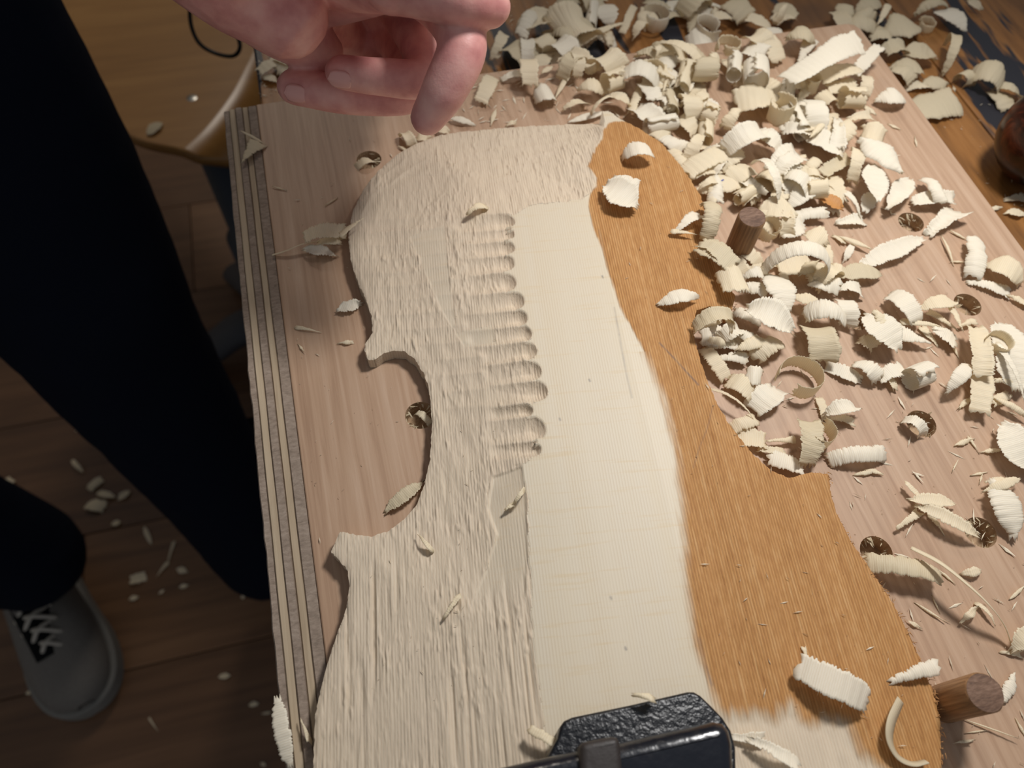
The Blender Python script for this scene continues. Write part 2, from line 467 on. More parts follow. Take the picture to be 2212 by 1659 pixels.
# torn fibres standing round every hole: nobody could count them
for h in holes:
    vs, fs = [], []
    for k in range(46):
        a = rng.uniform(0, 2 * math.pi); r = HR * rng.uniform(0.92, 1.06)
        b = Vector((h[0] + r * math.cos(a), h[1] + r * math.sin(a), B - rng.uniform(0.0, 0.005)))
        d = Vector((-math.cos(a) * rng.uniform(-0.1, 0.6), -math.sin(a) * rng.uniform(-0.1, 0.6), rng.uniform(-0.35, 0.5))).normalized() * rng.uniform(0.0014, 0.0042)
        s = Vector((-math.sin(a), math.cos(a), rng.uniform(-0.4, 0.4))) * rng.uniform(0.00015, 0.0005)
        i = len(vs); vs += [b - s, b + s, b + s * 0.6 + d * 0.6, b + d, b - s * 0.6 + d * 0.55 + Vector((0, 0, 0.0002))]
        fs += [(i, i + 1, i + 2, i + 3, i + 4)]
    o = obj('torn_fibres', pydata('torn_fibres', vs, fs), S_G, board); bpart(o); o['kind'] = 'stuff'

# ------------------------------------------------------------------ the two oak pegs
def peg(base, h, label, tilt=0.0):
    t = empty('dowel_peg', (base[0], base[1], B - 0.014)); tag(t, label, 'peg')
    r = 0.0060
    vs, fs = [], []; n = 36
    prof = [(r, 0.0), (r, 0.014), (r * 1.0, 0.014 + h * 0.5), (r * 1.0, 0.014 + h - 0.0007), (r * 0.93, 0.014 + h)]
    for (rr, z) in prof:
        for k in range(n):
            w = 2 * math.pi * k / n; q = 1 + 0.012 * math.sin(9 * w) + 0.01 * math.sin(5 * w + 1)
            vs.append((rr * q * math.cos(w), rr * q * math.sin(w), z))
    for i in range(len(prof) - 1):
        for k in range(n): fs.append((i * n + k, i * n + (k + 1) % n, (i + 1) * n + (k + 1) % n, (i + 1) * n + k))
    s = obj('shaft', pydata('shaft', vs, fs, True), M_peg, t)
    vs = [(r * 0.93 * math.cos(2 * math.pi * k / n), r * 0.93 * math.sin(2 * math.pi * k / n), 0.014 + h) for k in range(n)]
    vs += [(r * 0.6 * math.cos(2 * math.pi * k / n), r * 0.6 * math.sin(2 * math.pi * k / n), 0.0143 + h) for k in range(n)] + [(0, 0, 0.0144 + h)]
    fs = [(k, (k + 1) % n, n + (k + 1) % n, n + k) for k in range(n)] + [(n + k, n + (k + 1) % n, 2 * n) for k in range(n)]
    e = obj('end_grain', pydata('end_grain', vs, fs, False), M_pegend, t)
    return t
peg(PEG1, 0.0245, 'upright dark oak peg standing amid the shavings behind the brown half of the plate')
peg(PEG2, 0.0240, 'dark oak peg with black end grain at the brown lower corner of the plate')

# ------------------------------------------------------------------ the half-carved spruce violin plate
TH = math.radians(8.0)
UX = np.array([math.cos(TH), -math.sin(TH)]); VX = np.array([math.sin(TH), math.cos(TH)])
def uv_of(p): p = np.asarray(p)[..., :2]; return np.stack([p @ UX, p @ VX], -1)
def pxuv(pts, z): return uv_of(np.array([P(a, b, z) for a, b in pts]))
OUT_L = [(1310, 266), (1200, 268), (1100, 274), (1000, 283), (945, 292), (900, 309), (860, 331), (815, 370), (785, 408), (762, 455), (752, 508), (757, 559), (776, 617), (788, 639), (803, 682), (804, 718),
         (789, 740), (787, 757), (796, 776), (810, 775), (828, 762), (850, 756), (875, 758), (897, 776), (915, 805), (926, 834), (930, 870), (933, 914), (931, 960), (928, 995), (916, 1048), (899, 1091), (873, 1121), (839, 1147),
         (805, 1157), (758, 1153), (733, 1148), (724, 1172), (715, 1192), (728, 1206), (752, 1232), (754, 1275), (745, 1322), (728, 1369), (707, 1433), (690, 1501), (680, 1548), (676, 1659), (690, 1800), (760, 1960), (900, 2100), (1100, 2190)]
OUT_R = [(1329, 267), (1380, 289), (1427, 315), (1467, 358), (1514, 423), (1530, 506), (1546, 590), (1588, 640), (1580, 672), (1530, 668), (1500, 680), (1492, 721), (1504, 775), (1520, 826), (1546, 884), (1575, 931), (1614, 978), (1658, 1018), (1701, 1036), (1752, 1020), (1792, 1022), (1796, 1060),
         (1809, 1107), (1849, 1179), (1889, 1234), (1928, 1290), (1960, 1350), (1988, 1409), (2020, 1489), (2036, 1548), (2040, 1659), (2010, 1800), (1900, 1960), (1700, 2100), (1400, 2200)]
ol = pxuv(OUT_L, B + 0.0068); orr = pxuv(OUT_R, B + 0.0095)
outline = np.vstack([ol, orr[::-1]])
def inside(poly, u, v):
    r = np.zeros(u.shape, bool); n = len(poly)
    for i in range(n):
        a, b = poly[i], poly[(i + 1) % n]
        if a[1] == b[1]: continue
        c = ((a[1] > v) != (b[1] > v)) & (u < (b[0] - a[0]) * (v - a[1]) / (b[1] - a[1]) + a[0])
        r ^= c
    return r
def dist(line, u, v, closed=False, near=False):
    best = np.full(u.shape, 1e9); bu = u.copy(); bv = v.copy(); n = len(line)
    for i in range(n if closed else n - 1):
        a, b = line[i], line[(i + 1) % n]; d = b - a; L = d @ d + 1e-18
        t = np.clip(((u - a[0]) * d[0] + (v - a[1]) * d[1]) / L, 0, 1)
        cu = a[0] + t * d[0]; cv_ = a[1] + t * d[1]; q = np.hypot(u - cu, v - cv_)
        if near:
            k = q < best; bu[k] = cu[k]; bv[k] = cv_[k]
        best = np.minimum(best, q)
    return (best, bu, bv) if near else best
du, dv = 0.00034, 0.00046
umin, umax = outline[:, 0].min() - 0.001, outline[:, 0].max() + 0.001
vmax = outline[:, 1].max() + 0.001; vmin = outline[:, 1].min() - 0.001
gu = np.arange(umin, umax, du); gv = np.arange(vmin, vmax, dv)
U, V = np.meshgrid(gu, gv)            # rows are v
# limit of the carved side: scallop tips of the gouge
TIPS = [(1112, 480, 18), (1112, 505, 16), (1112, 535, 17), (1114, 568, 18), (1116, 610, 20), (1134, 650, 20), (1141, 686, 18), (1150, 720, 18), (1161, 758, 20), (1171, 801, 22), (1184, 845, 23), (1152, 886, 14), (1180, 926, 30), (1170, 968, 18)]
ZT = B + 0.0150
tip_uv = pxuv([(a, b) for a, b, _ in TIPS], ZT)
tip_h = np.array([abs(pxuv([(a, b - h)], ZT)[0, 1] - pxuv([(a, b + h)], ZT)[0, 1]) / 2 for a, b, h in TIPS])
row_dir = pxuv([(1060, 800)], ZT)[0] - pxuv([(1171, 801)], ZT)[0]; row_k = row_dir[1] / row_dir[0]
LOW = [(1170, 968), (1130, 1002), (1130, 1040), (1140, 1080), (1143, 1200), (1146, 1260), (1150, 1380), (1162, 1460), (1172, 1530), (1180, 1600), (1185, 1900)]
low_uv = pxuv(LOW, ZT)
TOPL = [(1306, 268), (1302, 290), (1288, 318), (1280, 344), (1270, 362), (1288, 386), (1288, 406), (1274, 422), (1258, 434), (1145, 446), (1108, 466)]
top_uv = pxuv(TOPL, ZT)
# polygon of the carved zone
scal = []
for i in range(len(TIPS)):
    for a in np.linspace(85, -85, 9):
        c, s = math.cos(math.radians(a)), math.sin(math.radians(a))
        scal.append((tip_uv[i, 0] - tip_h[i] * 1.1 * (1 - c), tip_uv[i, 1] + tip_h[i] * s))
scal = np.array(scal); o_ = np.argsort(-scal[:, 1], kind='stable'); scal = scal[o_]
limit = np.vstack([top_uv, scal, low_uv[1:]])
carve_poly = np.vstack([limit, np.array([[umin - 0.05, vmin - 0.1], [umin - 0.05, vmax + 0.05], [limit[0, 0], vmax + 0.05]])])
IN = inside(outline, U, V)
wu = (fbm(U * 260, V * 260, 2) - 0.5) * 0.0012; wv = (fbm(U * 260 + 40, V * 260, 2) - 0.5) * 0.0012
CARVE = inside(carve_poly, U + wu, V + wv)
dl = dist(limit, U, V); de = dist(ol, U, V); dr = dist(orr, U, V)
joint = pxuv([(1268, 445), (1345, 720), (1430, 1040), (1520, 1450), (1600, 1800)], ZT)
uc = np.interp(V, joint[::-1, 1], joint[::-1, 0])
ridge = 0.0162
blank = np.where(U > uc, ridge - 0.085 * (U - uc) - 0.45 * (U - uc) ** 2, ridge - 0.02 * (uc - U))
blank = np.maximum(blank, 0.0082)
# carved side: from the limit down to a thin edge
tt = de / (de + dl + 1e-6)
edge_h = 0.0068
zc = edge_h + (blank - edge_h) * np.power(tt, 1.35)
# gouge rows: cylindrical hollows across the grain in the upper bout and waist
vr = V - row_k * (U - tip_uv[:, 0].mean())
tv = tip_uv[:, 1] - row_k * (tip_uv[:, 0] - tip_uv[:, 0].mean())
near = np.exp(-np.clip(dl, 0, 1) / 0.020)
bowl = np.zeros_like(U)
for (tu, c, h) in zip(tip_uv[:, 0], tv, tip_h * 1.08):
    du_ = tu - U; n1 = (vr - c) / h; n2 = np.clip(0.95 * h - du_, 0, None) / (0.95 * h)
    r2 = n1 ** 2 + n2 ** 2
    bowl = np.maximum(bowl, np.where((r2 < 1) & (du_ > -0.001), (1 - r2) * (0.0024 * np.exp(-np.clip(du_, 0, 1) / 0.016) + 0.0003), 0))
vwa = pxuv([(1100, 990)], ZT)[0, 1]; vtp = pxuv([(1000, 455)], ZT)[0, 1]
cb = sstep(0.0, 0.012, de)
brk = pxuv([(985, 440), (1000, 560), (1010, 680), (1050, 800), (1060, 990)], ZT)
ub = np.interp(V, brk[::-1, 1], brk[::-1, 0]) + 0.006 * (fbm(U * 0 + 3, V * 130, 2) - 0.5)
right = sstep(-0.002, 0.002, U - ub)
zc = zc - bowl * right
# second set of rows further out, shifted and worn
rowp = (vr + 0.0030 + 0.003 * (fbm(U * 50, V * 30, 2) - 0.5)) / 0.0074
qq = (np.abs(rowp % 1.0 - 0.5) * 2) ** 2
wrow = sstep(vwa + 0.012, vwa + 0.03, V) * (1 - sstep(vtp + 0.002, vtp + 0.012, V)) * (1 - right)
zc = zc + wrow * cb * 0.00042 * (qq - 0.4) - wrow * 0.0002
# long strokes that follow the top edge
wtop = sstep(vtp - 0.002, vtp + 0.008, V)
st = np.abs(((de * 1.0 + 0.005 * fbm(U * 30, V * 40, 2)) / 0.0066) % 1.0 - 0.5) * 2
zc = zc + wtop * 0.00034 * (st ** 2 - 0.3) * sstep(0.35, 0.6, fbm(U * 30 + 8, V * 60, 2))
# long facet along the grain below the scallops
fac_poly = pxuv([(1132, 1003), (1140, 1080), (1143, 1200), (1138, 1290), (1085, 1325), (1005, 1318), (1040, 1240), (1070, 1150), (1050, 1090), (1062, 1020)], ZT)
fi = inside(fac_poly, U + wu * 2, V + wv * 2); fd = dist(fac_poly, U, V, True)
fac = np.where(fi, sstep(0, 0.0012, fd), 0.0)
vfb = pxuv([(1060, 1320)], ZT)[0, 1]
fac = fac * sstep(vfb - 0.002, vfb + 0.016, V)
zc = zc - fac * 0.0006
# two smooth vertical facets in the upper bout
fac2p = pxuv([(880, 490), (960, 470), (985, 700), (1065, 690), (1075, 735), (1000, 735), (950, 655)], ZT)
fi2 = inside(fac2p, U + wu * 2, V + wv * 2); fac2 = np.where(fi2, sstep(0, 0.001, dist(fac2p, U, V, True)), 0.0)

# smooth patch with a sharp edge near the top left
fac3p = pxuv([(975, 355), (960, 400), (925, 430), (900, 470), (790, 480), (770, 440), (800, 390), (870, 350)], ZT)
fi3 = inside(fac3p, U + wu * 3, V + wv * 3)
zc = zc - np.where(fi3, sstep(0, 0.002, dist(fac3p, U, V, True)), 0.0) * 0.0003
# torn strokes along the grain in the lower bout; tearing everywhere in small
wlow = 1 - sstep(vwa - 0.05, vwa - 0.015, V)
streak = fbm(U * 850, V * 42, 3) - 0.5
deep = np.clip(fbm(U * 520 + 9, V * 26 + 3, 2) - 0.58, 0, 1)
calm = 1 - np.maximum(fac, np.maximum(fac2, np.where(fi3, 0.5, 0.0)))
zc = zc + calm * (wlow * (0.25 + 0.75 * sstep(0.38, 0.58, fbm(U * 60 + 20, V * 34 + 4, 2))) * (0.00085 * streak - 0.0034 * deep) + (1 - wlow) * 0.00055 * (fbm(U * 520, V * 110, 3) - 0.5))
patch = sstep(0.40, 0.62, fbm(U * 75 + 3, V * 75, 3))
tear = np.clip(fbm(U * 800, V * 190, 2) - 0.46, -0.04, 1)
edge_t = np.clip(fbm(U * 1050 + 31, V * 230 + 7, 2) - 0.60, 0, 1)
zc = zc + calm * ((0.15 + 0.85 * patch) * 0.00060 * tear + 0.0022 * edge_t * (0.3 + 0.7 * patch))
wash = np.sin((U + 0.0016 * (fbm(U * 150, V * 60, 2) - 0.5)) * 2 * math.pi / 0.00112)
washm = sstep(0.38, 0.60, fbm(U * 90 + 50, V * 60 + 9, 2)) * (0.35 + 0.65 * right)
zc = zc + calm * 0.00006 * wash * washm * (1 - wlow * 0.6)
zc = zc + (fbm(U * 70, V * 45, 2) - 0.5) * 0.0010 * cb
# mid slope strokes in the C-bout
wav = np.sin((U * 0.8 + V * 0.35) * 2 * math.pi / 0.0085 + 5 * fbm(U * 45, V * 45, 2))
wcb = np.exp(-((V - vwa - 0.01) / 0.045) ** 2) * np.clip((dl - 0.015) / 0.01, 0, 1)
zc = zc + 0.00018 * wav * wcb * cb
Z = np.where(CARVE, np.minimum(zc, blank + 0.0002), blank)
# planed and sawn zones
brown_poly = pxuv([(1318, 262), (1304, 278), (1300, 300), (1286, 322), (1278, 344), (1268, 362), (1289, 387), (1289, 405), (1275, 420), (1270, 450), (1284, 500), (1300, 540), (1310, 580), (1330, 640), (1350, 690), (1380, 740), (1408, 800), (1430, 860), (1450, 930), (1462, 1000), (1470, 1100), (1476, 1200), (1487, 1300), (1502, 1400), (1530, 1480), (1550, 1536), (1610, 1542), (1650, 1540), (1682, 1556), (1694, 1527), (1714, 1516), (1736, 1556), (1758, 1564), (1789, 1550), (1841, 1556), (1857, 1596), (1869, 1624), (1895, 1640), (1930, 1670), (1980, 1850), (2300, 1850), (2300, 1000), (1900, 500), (1500, 230)], ZT)
bd = dist(brown_poly, U, V, True); bi = inside(brown_poly, U, V)
vs0 = pxuv([(1400, 760)], ZT)[0, 1]
wid = np.where(V > vs0, 0.0006, 0.0028)
sgn = np.where(bi, bd, -bd) + (fbm(U * 700, V * 90, 3) - 0.5) * (0.0012 + wid * 0.8)
brownm = sstep(-wid, wid, sgn)
Z = Z + np.where(CARVE, 0, 1) * brownm * (0.00016 * (fbm(U * 900, V * 250, 2) - 0.5) + 0.00007 * np.sin(U * 2 * math.pi / 0.0011))
# bottom right: freshly scooped zone below the brown
low2 = (1 - brownm) * (U > uc) * (1 - sstep(pxuv([(1650, 1548)], ZT)[0, 1] - 0.002, pxuv([(1650, 1548)], ZT)[0, 1] + 0.004, V))
Z = Z - low2 * (0.0008 - 0.0006 * (fbm(U * 400, V * 60, 3) - 0.5))
# soften the rims
Z = Z - 0.0006 * np.exp(-np.minimum(de, dr) / 0.0006)
mark = np.zeros_like(U)
def stroke(pts, w, s):
    global mark
    d = dist(spline(pxuv(pts, ZT), 6), U, V)
    mark = np.maximum(mark, s * np.clip(1 - d / w, 0, 1) * (0.45 + 0.8 * fbm(U * 900, V * 500, 2)))
stroke([(1425, 741), (1452, 768), (1480, 797), (1510, 828)], 0.0006, 0.9)
stroke([(1542, 872), (1530, 920), (1512, 965), (1498, 1010)], 0.0005, 0.35)
stroke([(1326, 668), (1338, 735), (1352, 810), (1364, 862)], 0.0006, 0.45)
stroke([(1293, 500), (1304, 545), (1316, 600)], 0.0007, 0.35)
stroke([(1508, 1380), (1520, 1430), (1536, 1480)], 0.0008, 0.4)
for (a, b) in ((1350, 1400), (1318, 1291), (1208, 905), (1272, 822), (1300, 600)):
    stroke([(a, b), (a + 2, b + 4)], 0.0006, 0.9)
carvem = np.clip(np.where(CARVE, 1.0, 0.0) * (1 - 0.5 * fac - 0.5 * fac2) + low2, 0, 1)

# build two glued halves, split along the joint
X = U * UX[0] + V * VX[0]; Yg = U * UX[1] + V * VX[1]
rows, cols = U.shape
fin = IN[:-1, :-1] & IN[1:, :-1] & IN[:-1, 1:] & IN[1:, 1:]
ucc = (uc[:-1, :-1] + uc[1:, 1:]) / 2; uce = (U[:-1, :-1] + U[1:, 1:]) / 2
def half(sel, name, label, parent):
    q = fin & sel
    r, c = np.nonzero(q); i = r * cols + c
    quads = np.stack([i, i + 1, i + cols + 1, i + cols], 1)
    used, inv = np.unique(quads, return_inverse=True); quads = inv.reshape(-1, 4)
    uu, vv = U.ravel()[used].copy(), V.ravel()[used].copy(); zz = Z.ravel()[used].copy()
    # boundary edges
    e = np.concatenate([quads[:, [0, 1]], quads[:, [1, 2]], quads[:, [2, 3]], quads[:, [3, 0]]])
    key = np.sort(e, 1); key = key[:, 0].astype(np.int64) * len(used) + key[:, 1]
    _, idx, cnt = np.unique(key, return_index=True, return_counts=True)
    be = e[idx[cnt == 1]]
    bv_ = np.unique(be)
    d, nu, nv_ = dist(outline, uu[bv_], vv[bv_], True, True)
    k = d < 0.0009
    jit = (vnoise(uu[bv_] * 900, vv[bv_] * 900) - 0.5) * 0.0005
    uu[bv_[k]] = nu[k] + jit[k]; vv[bv_[k]] = nv_[k] + jit[k]
    n = len(used)
    top = np.stack([uu * UX[0] + vv * VX[0], uu * UX[1] + vv * VX[1], B + zz], 1)
    # side wall: copy the boundary vertices down to the board (two rings for a crisp rim)
    mp = np.full(n, -1); mp[bv_] = n + np.arange(len(bv_))
    low = top[bv_].copy(); low[:, 2] = B + 0.0002
    rim = top[bv_].copy(); mp2 = np.full(n, -1); mp2[bv_] = n + len(bv_) + np.arange(len(bv_))
    verts = np.vstack([top, rim, low])
    sides = np.stack([be[:, 1], be[:, 0], mp[be[:, 0]], mp[be[:, 1]]], 1)
    sides = np.stack([mp[be[:, 1]], mp[be[:, 0]], mp2[be[:, 0]], mp2[be[:, 1]]], 1)
    me = grid_mesh(name, verts, np.vstack([quads, sides]), True)
    colr = np.zeros((len(verts), 4), np.float32); colr[:, 3] = 1
    for ch, a in enumerate((brownm, carvem, mark)):
        f = a.ravel()[used]; colr[:n, ch] = f; colr[n:n + len(bv_), ch] = f[bv_]; colr[n + len(bv_):, ch] = f[bv_]
    colr[n:, 1] = 1.0; colr[n:, 2] = 0
    at = me.color_attributes.new('mask', 'FLOAT_COLOR', 'POINT'); at.data.foreach_set('color', colr.ravel())
    o = obj(name, me, M_spruce, parent); o['label'] = label
    return o
plate = empty('violin_plate', (0.05, 0.1, B)); tag(plate, 'half-carved pale and brown spruce violin front plate lying on the plywood board', 'violin plate')
PP = Matrix.Translation((-0.05, -0.1, -B))
a_ = half(uce <= ucc, 'plate_half', 'pale half scooped by the gouge', plate); a_.matrix_parent_inverse = PP
b_ = half(uce > ucc, 'plate_half', 'half with the brown uncarved surface', plate); b_.matrix_parent_inverse = PP
def plate_h(x, y):
    u, v = float(np.dot((x, y), UX)), float(np.dot((x, y), VX))
    c = int(round((u - gu[0]) / du)); r = int(round((v - gv[0]) / dv))
    if 0 <= r < rows and 0 <= c < cols and IN[r, c]: return float(Z[r, c])
    return 0.0
#%%SHAVINGS
# frayed fibres along the sawn edge of the brown half
vs, fs = [], []
er = spline(orr[1:33], 8)
for k in range(620):
    q = er[rng.randrange(len(er))] + np.array([rng.uniform(-1, 1), rng.uniform(-1, 1)]) * 0.0006
    x, y = q[0] * UX[0] + q[1] * VX[0], q[0] * UX[1] + q[1] * VX[1]
    b = Vector((x, y, B + rng.uniform(0.0055, 0.0088))); a = rng.uniform(0, 6.28)
    d = Vector((math.cos(a), math.sin(a), rng.uniform(-0.2, 0.7))).normalized() * rng.uniform(0.0006, 0.0019); s = Vector((-d.y, d.x, 0)).normalized() * rng.uniform(0.00008, 0.0002)
    i = len(vs); vs += [b - s - d * 0.3, b + s - d * 0.3, b + d * 0.5 + s * 0.5 + Vector((0, 0, 0.0002)), b + d]; fs.append((i, i + 1, i + 2, i + 3))
fr_ = obj('frayed_edge', pydata('frayed_edge', vs, fs), mat_plain('frayed_brown', srgb(176, 130, 84), 0.8, 0.2), plate); fr_.matrix_parent_inverse = PP; fr_['kind'] = 'stuff'

# ------------------------------------------------------------------ wood shavings
def shaving_mesh(name, L, W, kind, bend, ridged, r):
    """a thin curled chip: u runs along its length, growth lines and saw-teeth across it"""
    t = 0.00028 if kind != 's' else 0.0006
    step = 0.00034
    n = int(max(12, min(105, L / step))); m = 9 if W > 0.007 else (6 if W > 0.004 else 3)
    s = np.linspace(0, 1, n + 1)
    if kind == 'f': w = np.power(np.clip(np.sin(np.pi * (0.04 + 0.92 * s)), 0, 1), 0.62)
    elif kind == 't': w = 0.16 + 0.84 * np.power(1 - s, 0.8)
    elif kind == 'n': w = 0.42 + 0.58 * s
    elif kind == 's': w = np.power(np.clip(np.sin(np.pi * (0.02 + 0.96 * s)), 0, 1), 0.5)
    elif kind == 'b': w = np.power(np.clip(np.sin(np.pi * (0.02 + 0.96 * s)), 0, 1), 0.35)
    else: w = 0.90 + 0.10 * np.sin(np.pi * s)
    tooth = 0.00085
    sl = s * L
    jag = lambda seed: (np.array([r.random() for _ in sl]) ** 2.2) * (0.4 + 0.9 * vnoise(sl * 400 + seed * 999, sl * 0))
    ja = min(0.00105, 0.13 * W) if kind not in 's' else 0.0001
    sa, sb = r.random() * 0.05, r.random() * 0.05
    lo = -0.5 * W * w * (0.80 + 0.36 * fbm(s * 5 + sa * 900, s * 0, 3)) + ja * jag(sa)
    hi = 0.5 * W * w * (0.80 + 0.36 * fbm(s * 5 + sb * 900, s * 0 + 5, 3)) - ja * jag(sb)
    # centre line: bends through 'bend' radians, tighter at one end
    th0 = bend
    if kind == 'o' or kind == 'c':
        k = th0 / L * (0.78 + 0.44 * s)
    else:
        k = th0 / L * (0.75 + 0.5 * np.sin(np.pi * s) + 0.3 * (r.random() - 0.5) * (s - 0.5) * 2)
    a = np.concatenate([[0], np.cumsum((k[1:] + k[:-1]) / 2 * L / n)])
    a = a - a.mean() if kind not in ('o', 'c') else a
    x = np.concatenate([[0], np.cumsum(np.cos((a[1:] + a[:-1]) / 2) * L / n)])
    z = -np.concatenate([[0], np.cumsum(np.sin((a[1:] + a[:-1]) / 2) * L / n)])
    nx, nz = np.sin(a), np.cos(a)
    cup = r.uniform(-0.5, 0.5) * (0.28 if kind in 'fnr' else 0.12) * W
    tw = r.uniform(-1, 1) * (0.55 if kind in 'rtfn' else 0.15)
    amp = (0.00004 if ridged else 0.000015)
    top = []; bot = []; uvs = []
    curl_e = r.uniform(-0.0012, 0.0012) if kind in 'fnr' else 0
    for i in range(n + 1):
        rp = amp * math.sin(sl[i] * 2 * math.pi / tooth + 1.5 * math.sin(sl[i] * 700)) + 0.00005 * math.sin(sl[i] * 1900 + sa * 99)
        for j in range(m + 1):
            q = j / m; y = lo[i] + (hi[i] - lo[i]) * q
            # ends are torn
            end = 0.0
            if i == 0: end = -0.0022 * _lat[j * 7 % 256, int(sa * 3000) % 256]
            if i == n: end = 0.0024 * _lat[j * 5 % 256, int(sb * 3000) % 256]
            off = rp + cup * ((2 * q - 1) ** 2 - 0.4) + tw * y * (s[i] - 0.5) + curl_e * (s[i] ** 3) * (2 * q - 1)
            cx = x[i] + nx[i] * off + math.cos(a[i]) * end; cz = z[i] + nz[i] * off - math.sin(a[i]) * end
            e = 0.35 + 0.65 * (1 - (2 * q - 1) ** 2)
            top.append((cx + nx[i] * t * 0.5 * e, y, cz + nz[i] * t * 0.5 * e)); bot.append((cx - nx[i] * t * 0.5 * e, y, cz - nz[i] * t * 0.5 * e))
            uvs.append((sl[i] * 1000, y * 1000))
    v = np.array(top + bot); N = (n + 1) * (m + 1)
    i, j = np.meshgrid(np.arange(n), np.arange(m), indexing='ij'); b0 = (i * (m + 1) + j).ravel()
    qt = np.stack([b0, b0 + m + 1, b0 + m + 2, b0 + 1], 1); qb = qt[:, ::-1] + N
    sd = []
    for q in range(n):
        A, C = q * (m + 1), (q + 1) * (m + 1); sd.append((C, A, A + N, C + N)); A, C = A + m, C + m; sd.append((A, C, C + N, A + N))
    for q in range(m):
        A = q; sd.append((A, A + 1, A + 1 + N, A + N)); A = n * (m + 1) + q; sd.append((A + 1, A, A + N, A + 1 + N))
    quads = np.vstack([qt, qb, np.array(sd)])
    # rolls and rings: turn the strip so it curls about its width
    v[:, 0] -= (v[:, 0].max() + v[:, 0].min()) / 2; v[:, 1] -= (v[:, 1].max() + v[:, 1].min()) / 2; v[:, 2] -= (v[:, 2].max() + v[:, 2].min()) / 2
    if kind == 'o': v = np.stack([v[:, 0], v[:, 2], v[:, 1]], 1)          # axis upright
    if kind == 'c': v = np.stack([v[:, 1], v[:, 0], v[:, 2]], 1)          # axis along the long direction
    me = grid_mesh(name, v, quads, True)
    uvl = me.uv_layers.new(name='UVMap'); uv2 = np.array(uvs + uvs, np.float32)
    li = np.empty(len(me.loops), np.int32); me.loops.foreach_get('vertex_index', li)
    uvl.data.foreach_set('uv', uv2[li].ravel())
    me['columns'] = m + 1
    return me, v

HM = {}                                   # coarse height map so that shavings lie on one another
def hm_key(x, y): return (int(round(x / 0.004)), int(round(y / 0.004)))
def support(x, y):
    if x > -0.0575 and plate_h(x, y) > 0: return B + plate_h(x, y)
    if -0.0565 < x < 0.2965 and -0.16 < y < 0.337: return B
    if x > -0.041: return BENCH
    return 0.0

ENT = []                                  # every shaving placed: object, kind word, centre, colour
KW = dict(f='leaf-shaped', r='ribbed strip', t='tapering', n='fan-shaped', s='splinter', o='ring-curled', c='rolled', b='blunt leaf-shaped')
def shaving(x1, y1, x2, y2, W, kind, bend=40, lift=0.0, col='w', label=None, group=None, base=None, rx=None, ry=None, seed=None):
    r = random.Random(seed if seed is not None else int(x1 * 31 + y1 * 17 + x2 * 7 + y2))
    ridged = kind.isupper(); k = kind.lower()
    if k == 'o':            # x1,y1 centre  x2 diameter px  y2 start angle  W height px
        c0 = P(x1, y1, base or B); S = support(c0[0], c0[1]) if base is None else base
        sc = np.linalg.norm(P(x1 + 10, y1, S + 0.006) - P(x1 - 10, y1, S + 0.006)) / 20
        R = x2 * sc / 2; L = R * math.radians(bend); Wm = W * sc * 1.25; yaw = math.radians(y2); bd = math.radians(bend)
        cpx = (x1, y1)
    else:
        cpx = ((x1 + x2) / 2, (y1 + y2) / 2)
        c0 = P(cpx[0], cpx[1], base or B); S = support(c0[0], c0[1]) if base is None else base
        pa, pb = P(x1, y1, S + 0.003 + lift), P(x2, y2, S + 0.003 + lift); d = pb - pa; ln = np.linalg.norm(d); yaw = math.atan2(d[1], d[0])
        px = np.array([x2 - x1, y2 - y1], float); px /= np.linalg.norm(px) + 1e-9
        Wm = np.linalg.norm(P(cpx[0] - px[1] * W / 2, cpx[1] + px[0] * W / 2, S + 0.003) - P(cpx[0] + px[1] * W / 2, cpx[1] - px[0] * W / 2, S + 0.003))
        bd = math.radians(bend)
        if k == 'c': R = Wm / 2 * 0.9; bd = math.radians(max(bend, 330)); L = R * bd; Wm = ln
        else: L = ln * (abs(bd) / 2) / math.sin(min(abs(bd) / 2, 1.45)) if abs(bd) > 0.05 else ln
    nm = {'s': 'wood_splinter', 'c': 'rolled_shaving', 'o': 'curled_shaving'}.get(k, 'wood_shaving')
    me, v = shaving_mesh(nm, L, Wm, k, bd, ridged, r)
    tx = r.uniform(-9, 9) if rx is None else rx; ty = r.uniform(-6, 6) if ry is None else ry
    if k in 'oc' and rx is None: tx *= 0.5; ty *= 0.5
    E_ = Euler((math.radians(tx), math.radians(ty), 0)).to_matrix(); Rm = Matrix.Rotation(yaw, 3, 'Z') @ E_
    A = np.array(Rm); vv = v @ A.T
    c = P(cpx[0], cpx[1], S + lift - vv[:, 2].min())
    c = P(cpx[0], cpx[1], S + lift + (-vv[:, 2].min()) * 0.9)
    zmin = S
    if base is None:
        zmin = max(support(c[0] + q[0], c[1] + q[1]) for q in vv[::max(1, len(vv) // 40)] if q[2] < vv[:, 2].min() + 0.004)
        if zmin < 0.5: zmin = S
    z = zmin + lift - vv[:, 2].min() + 0.0001
    c = P(cpx[0], cpx[1], z)
    o = obj(nm, me, SM[col]); o.matrix_world = Matrix.LocRotScale(Vector(c), Rm.to_euler(), None)
    o['category'] = 'shaving'
    if label: o['label'] = label
    if group: o['group'] = group
    ENT.append(dict(o=o, k=k, rid=ridged, c=np.array(c), px=cpx, col=col, label=label, L=max(np.ptp(vv[:, 0]), np.ptp(vv[:, 1])), S=S, group=group))
    return o

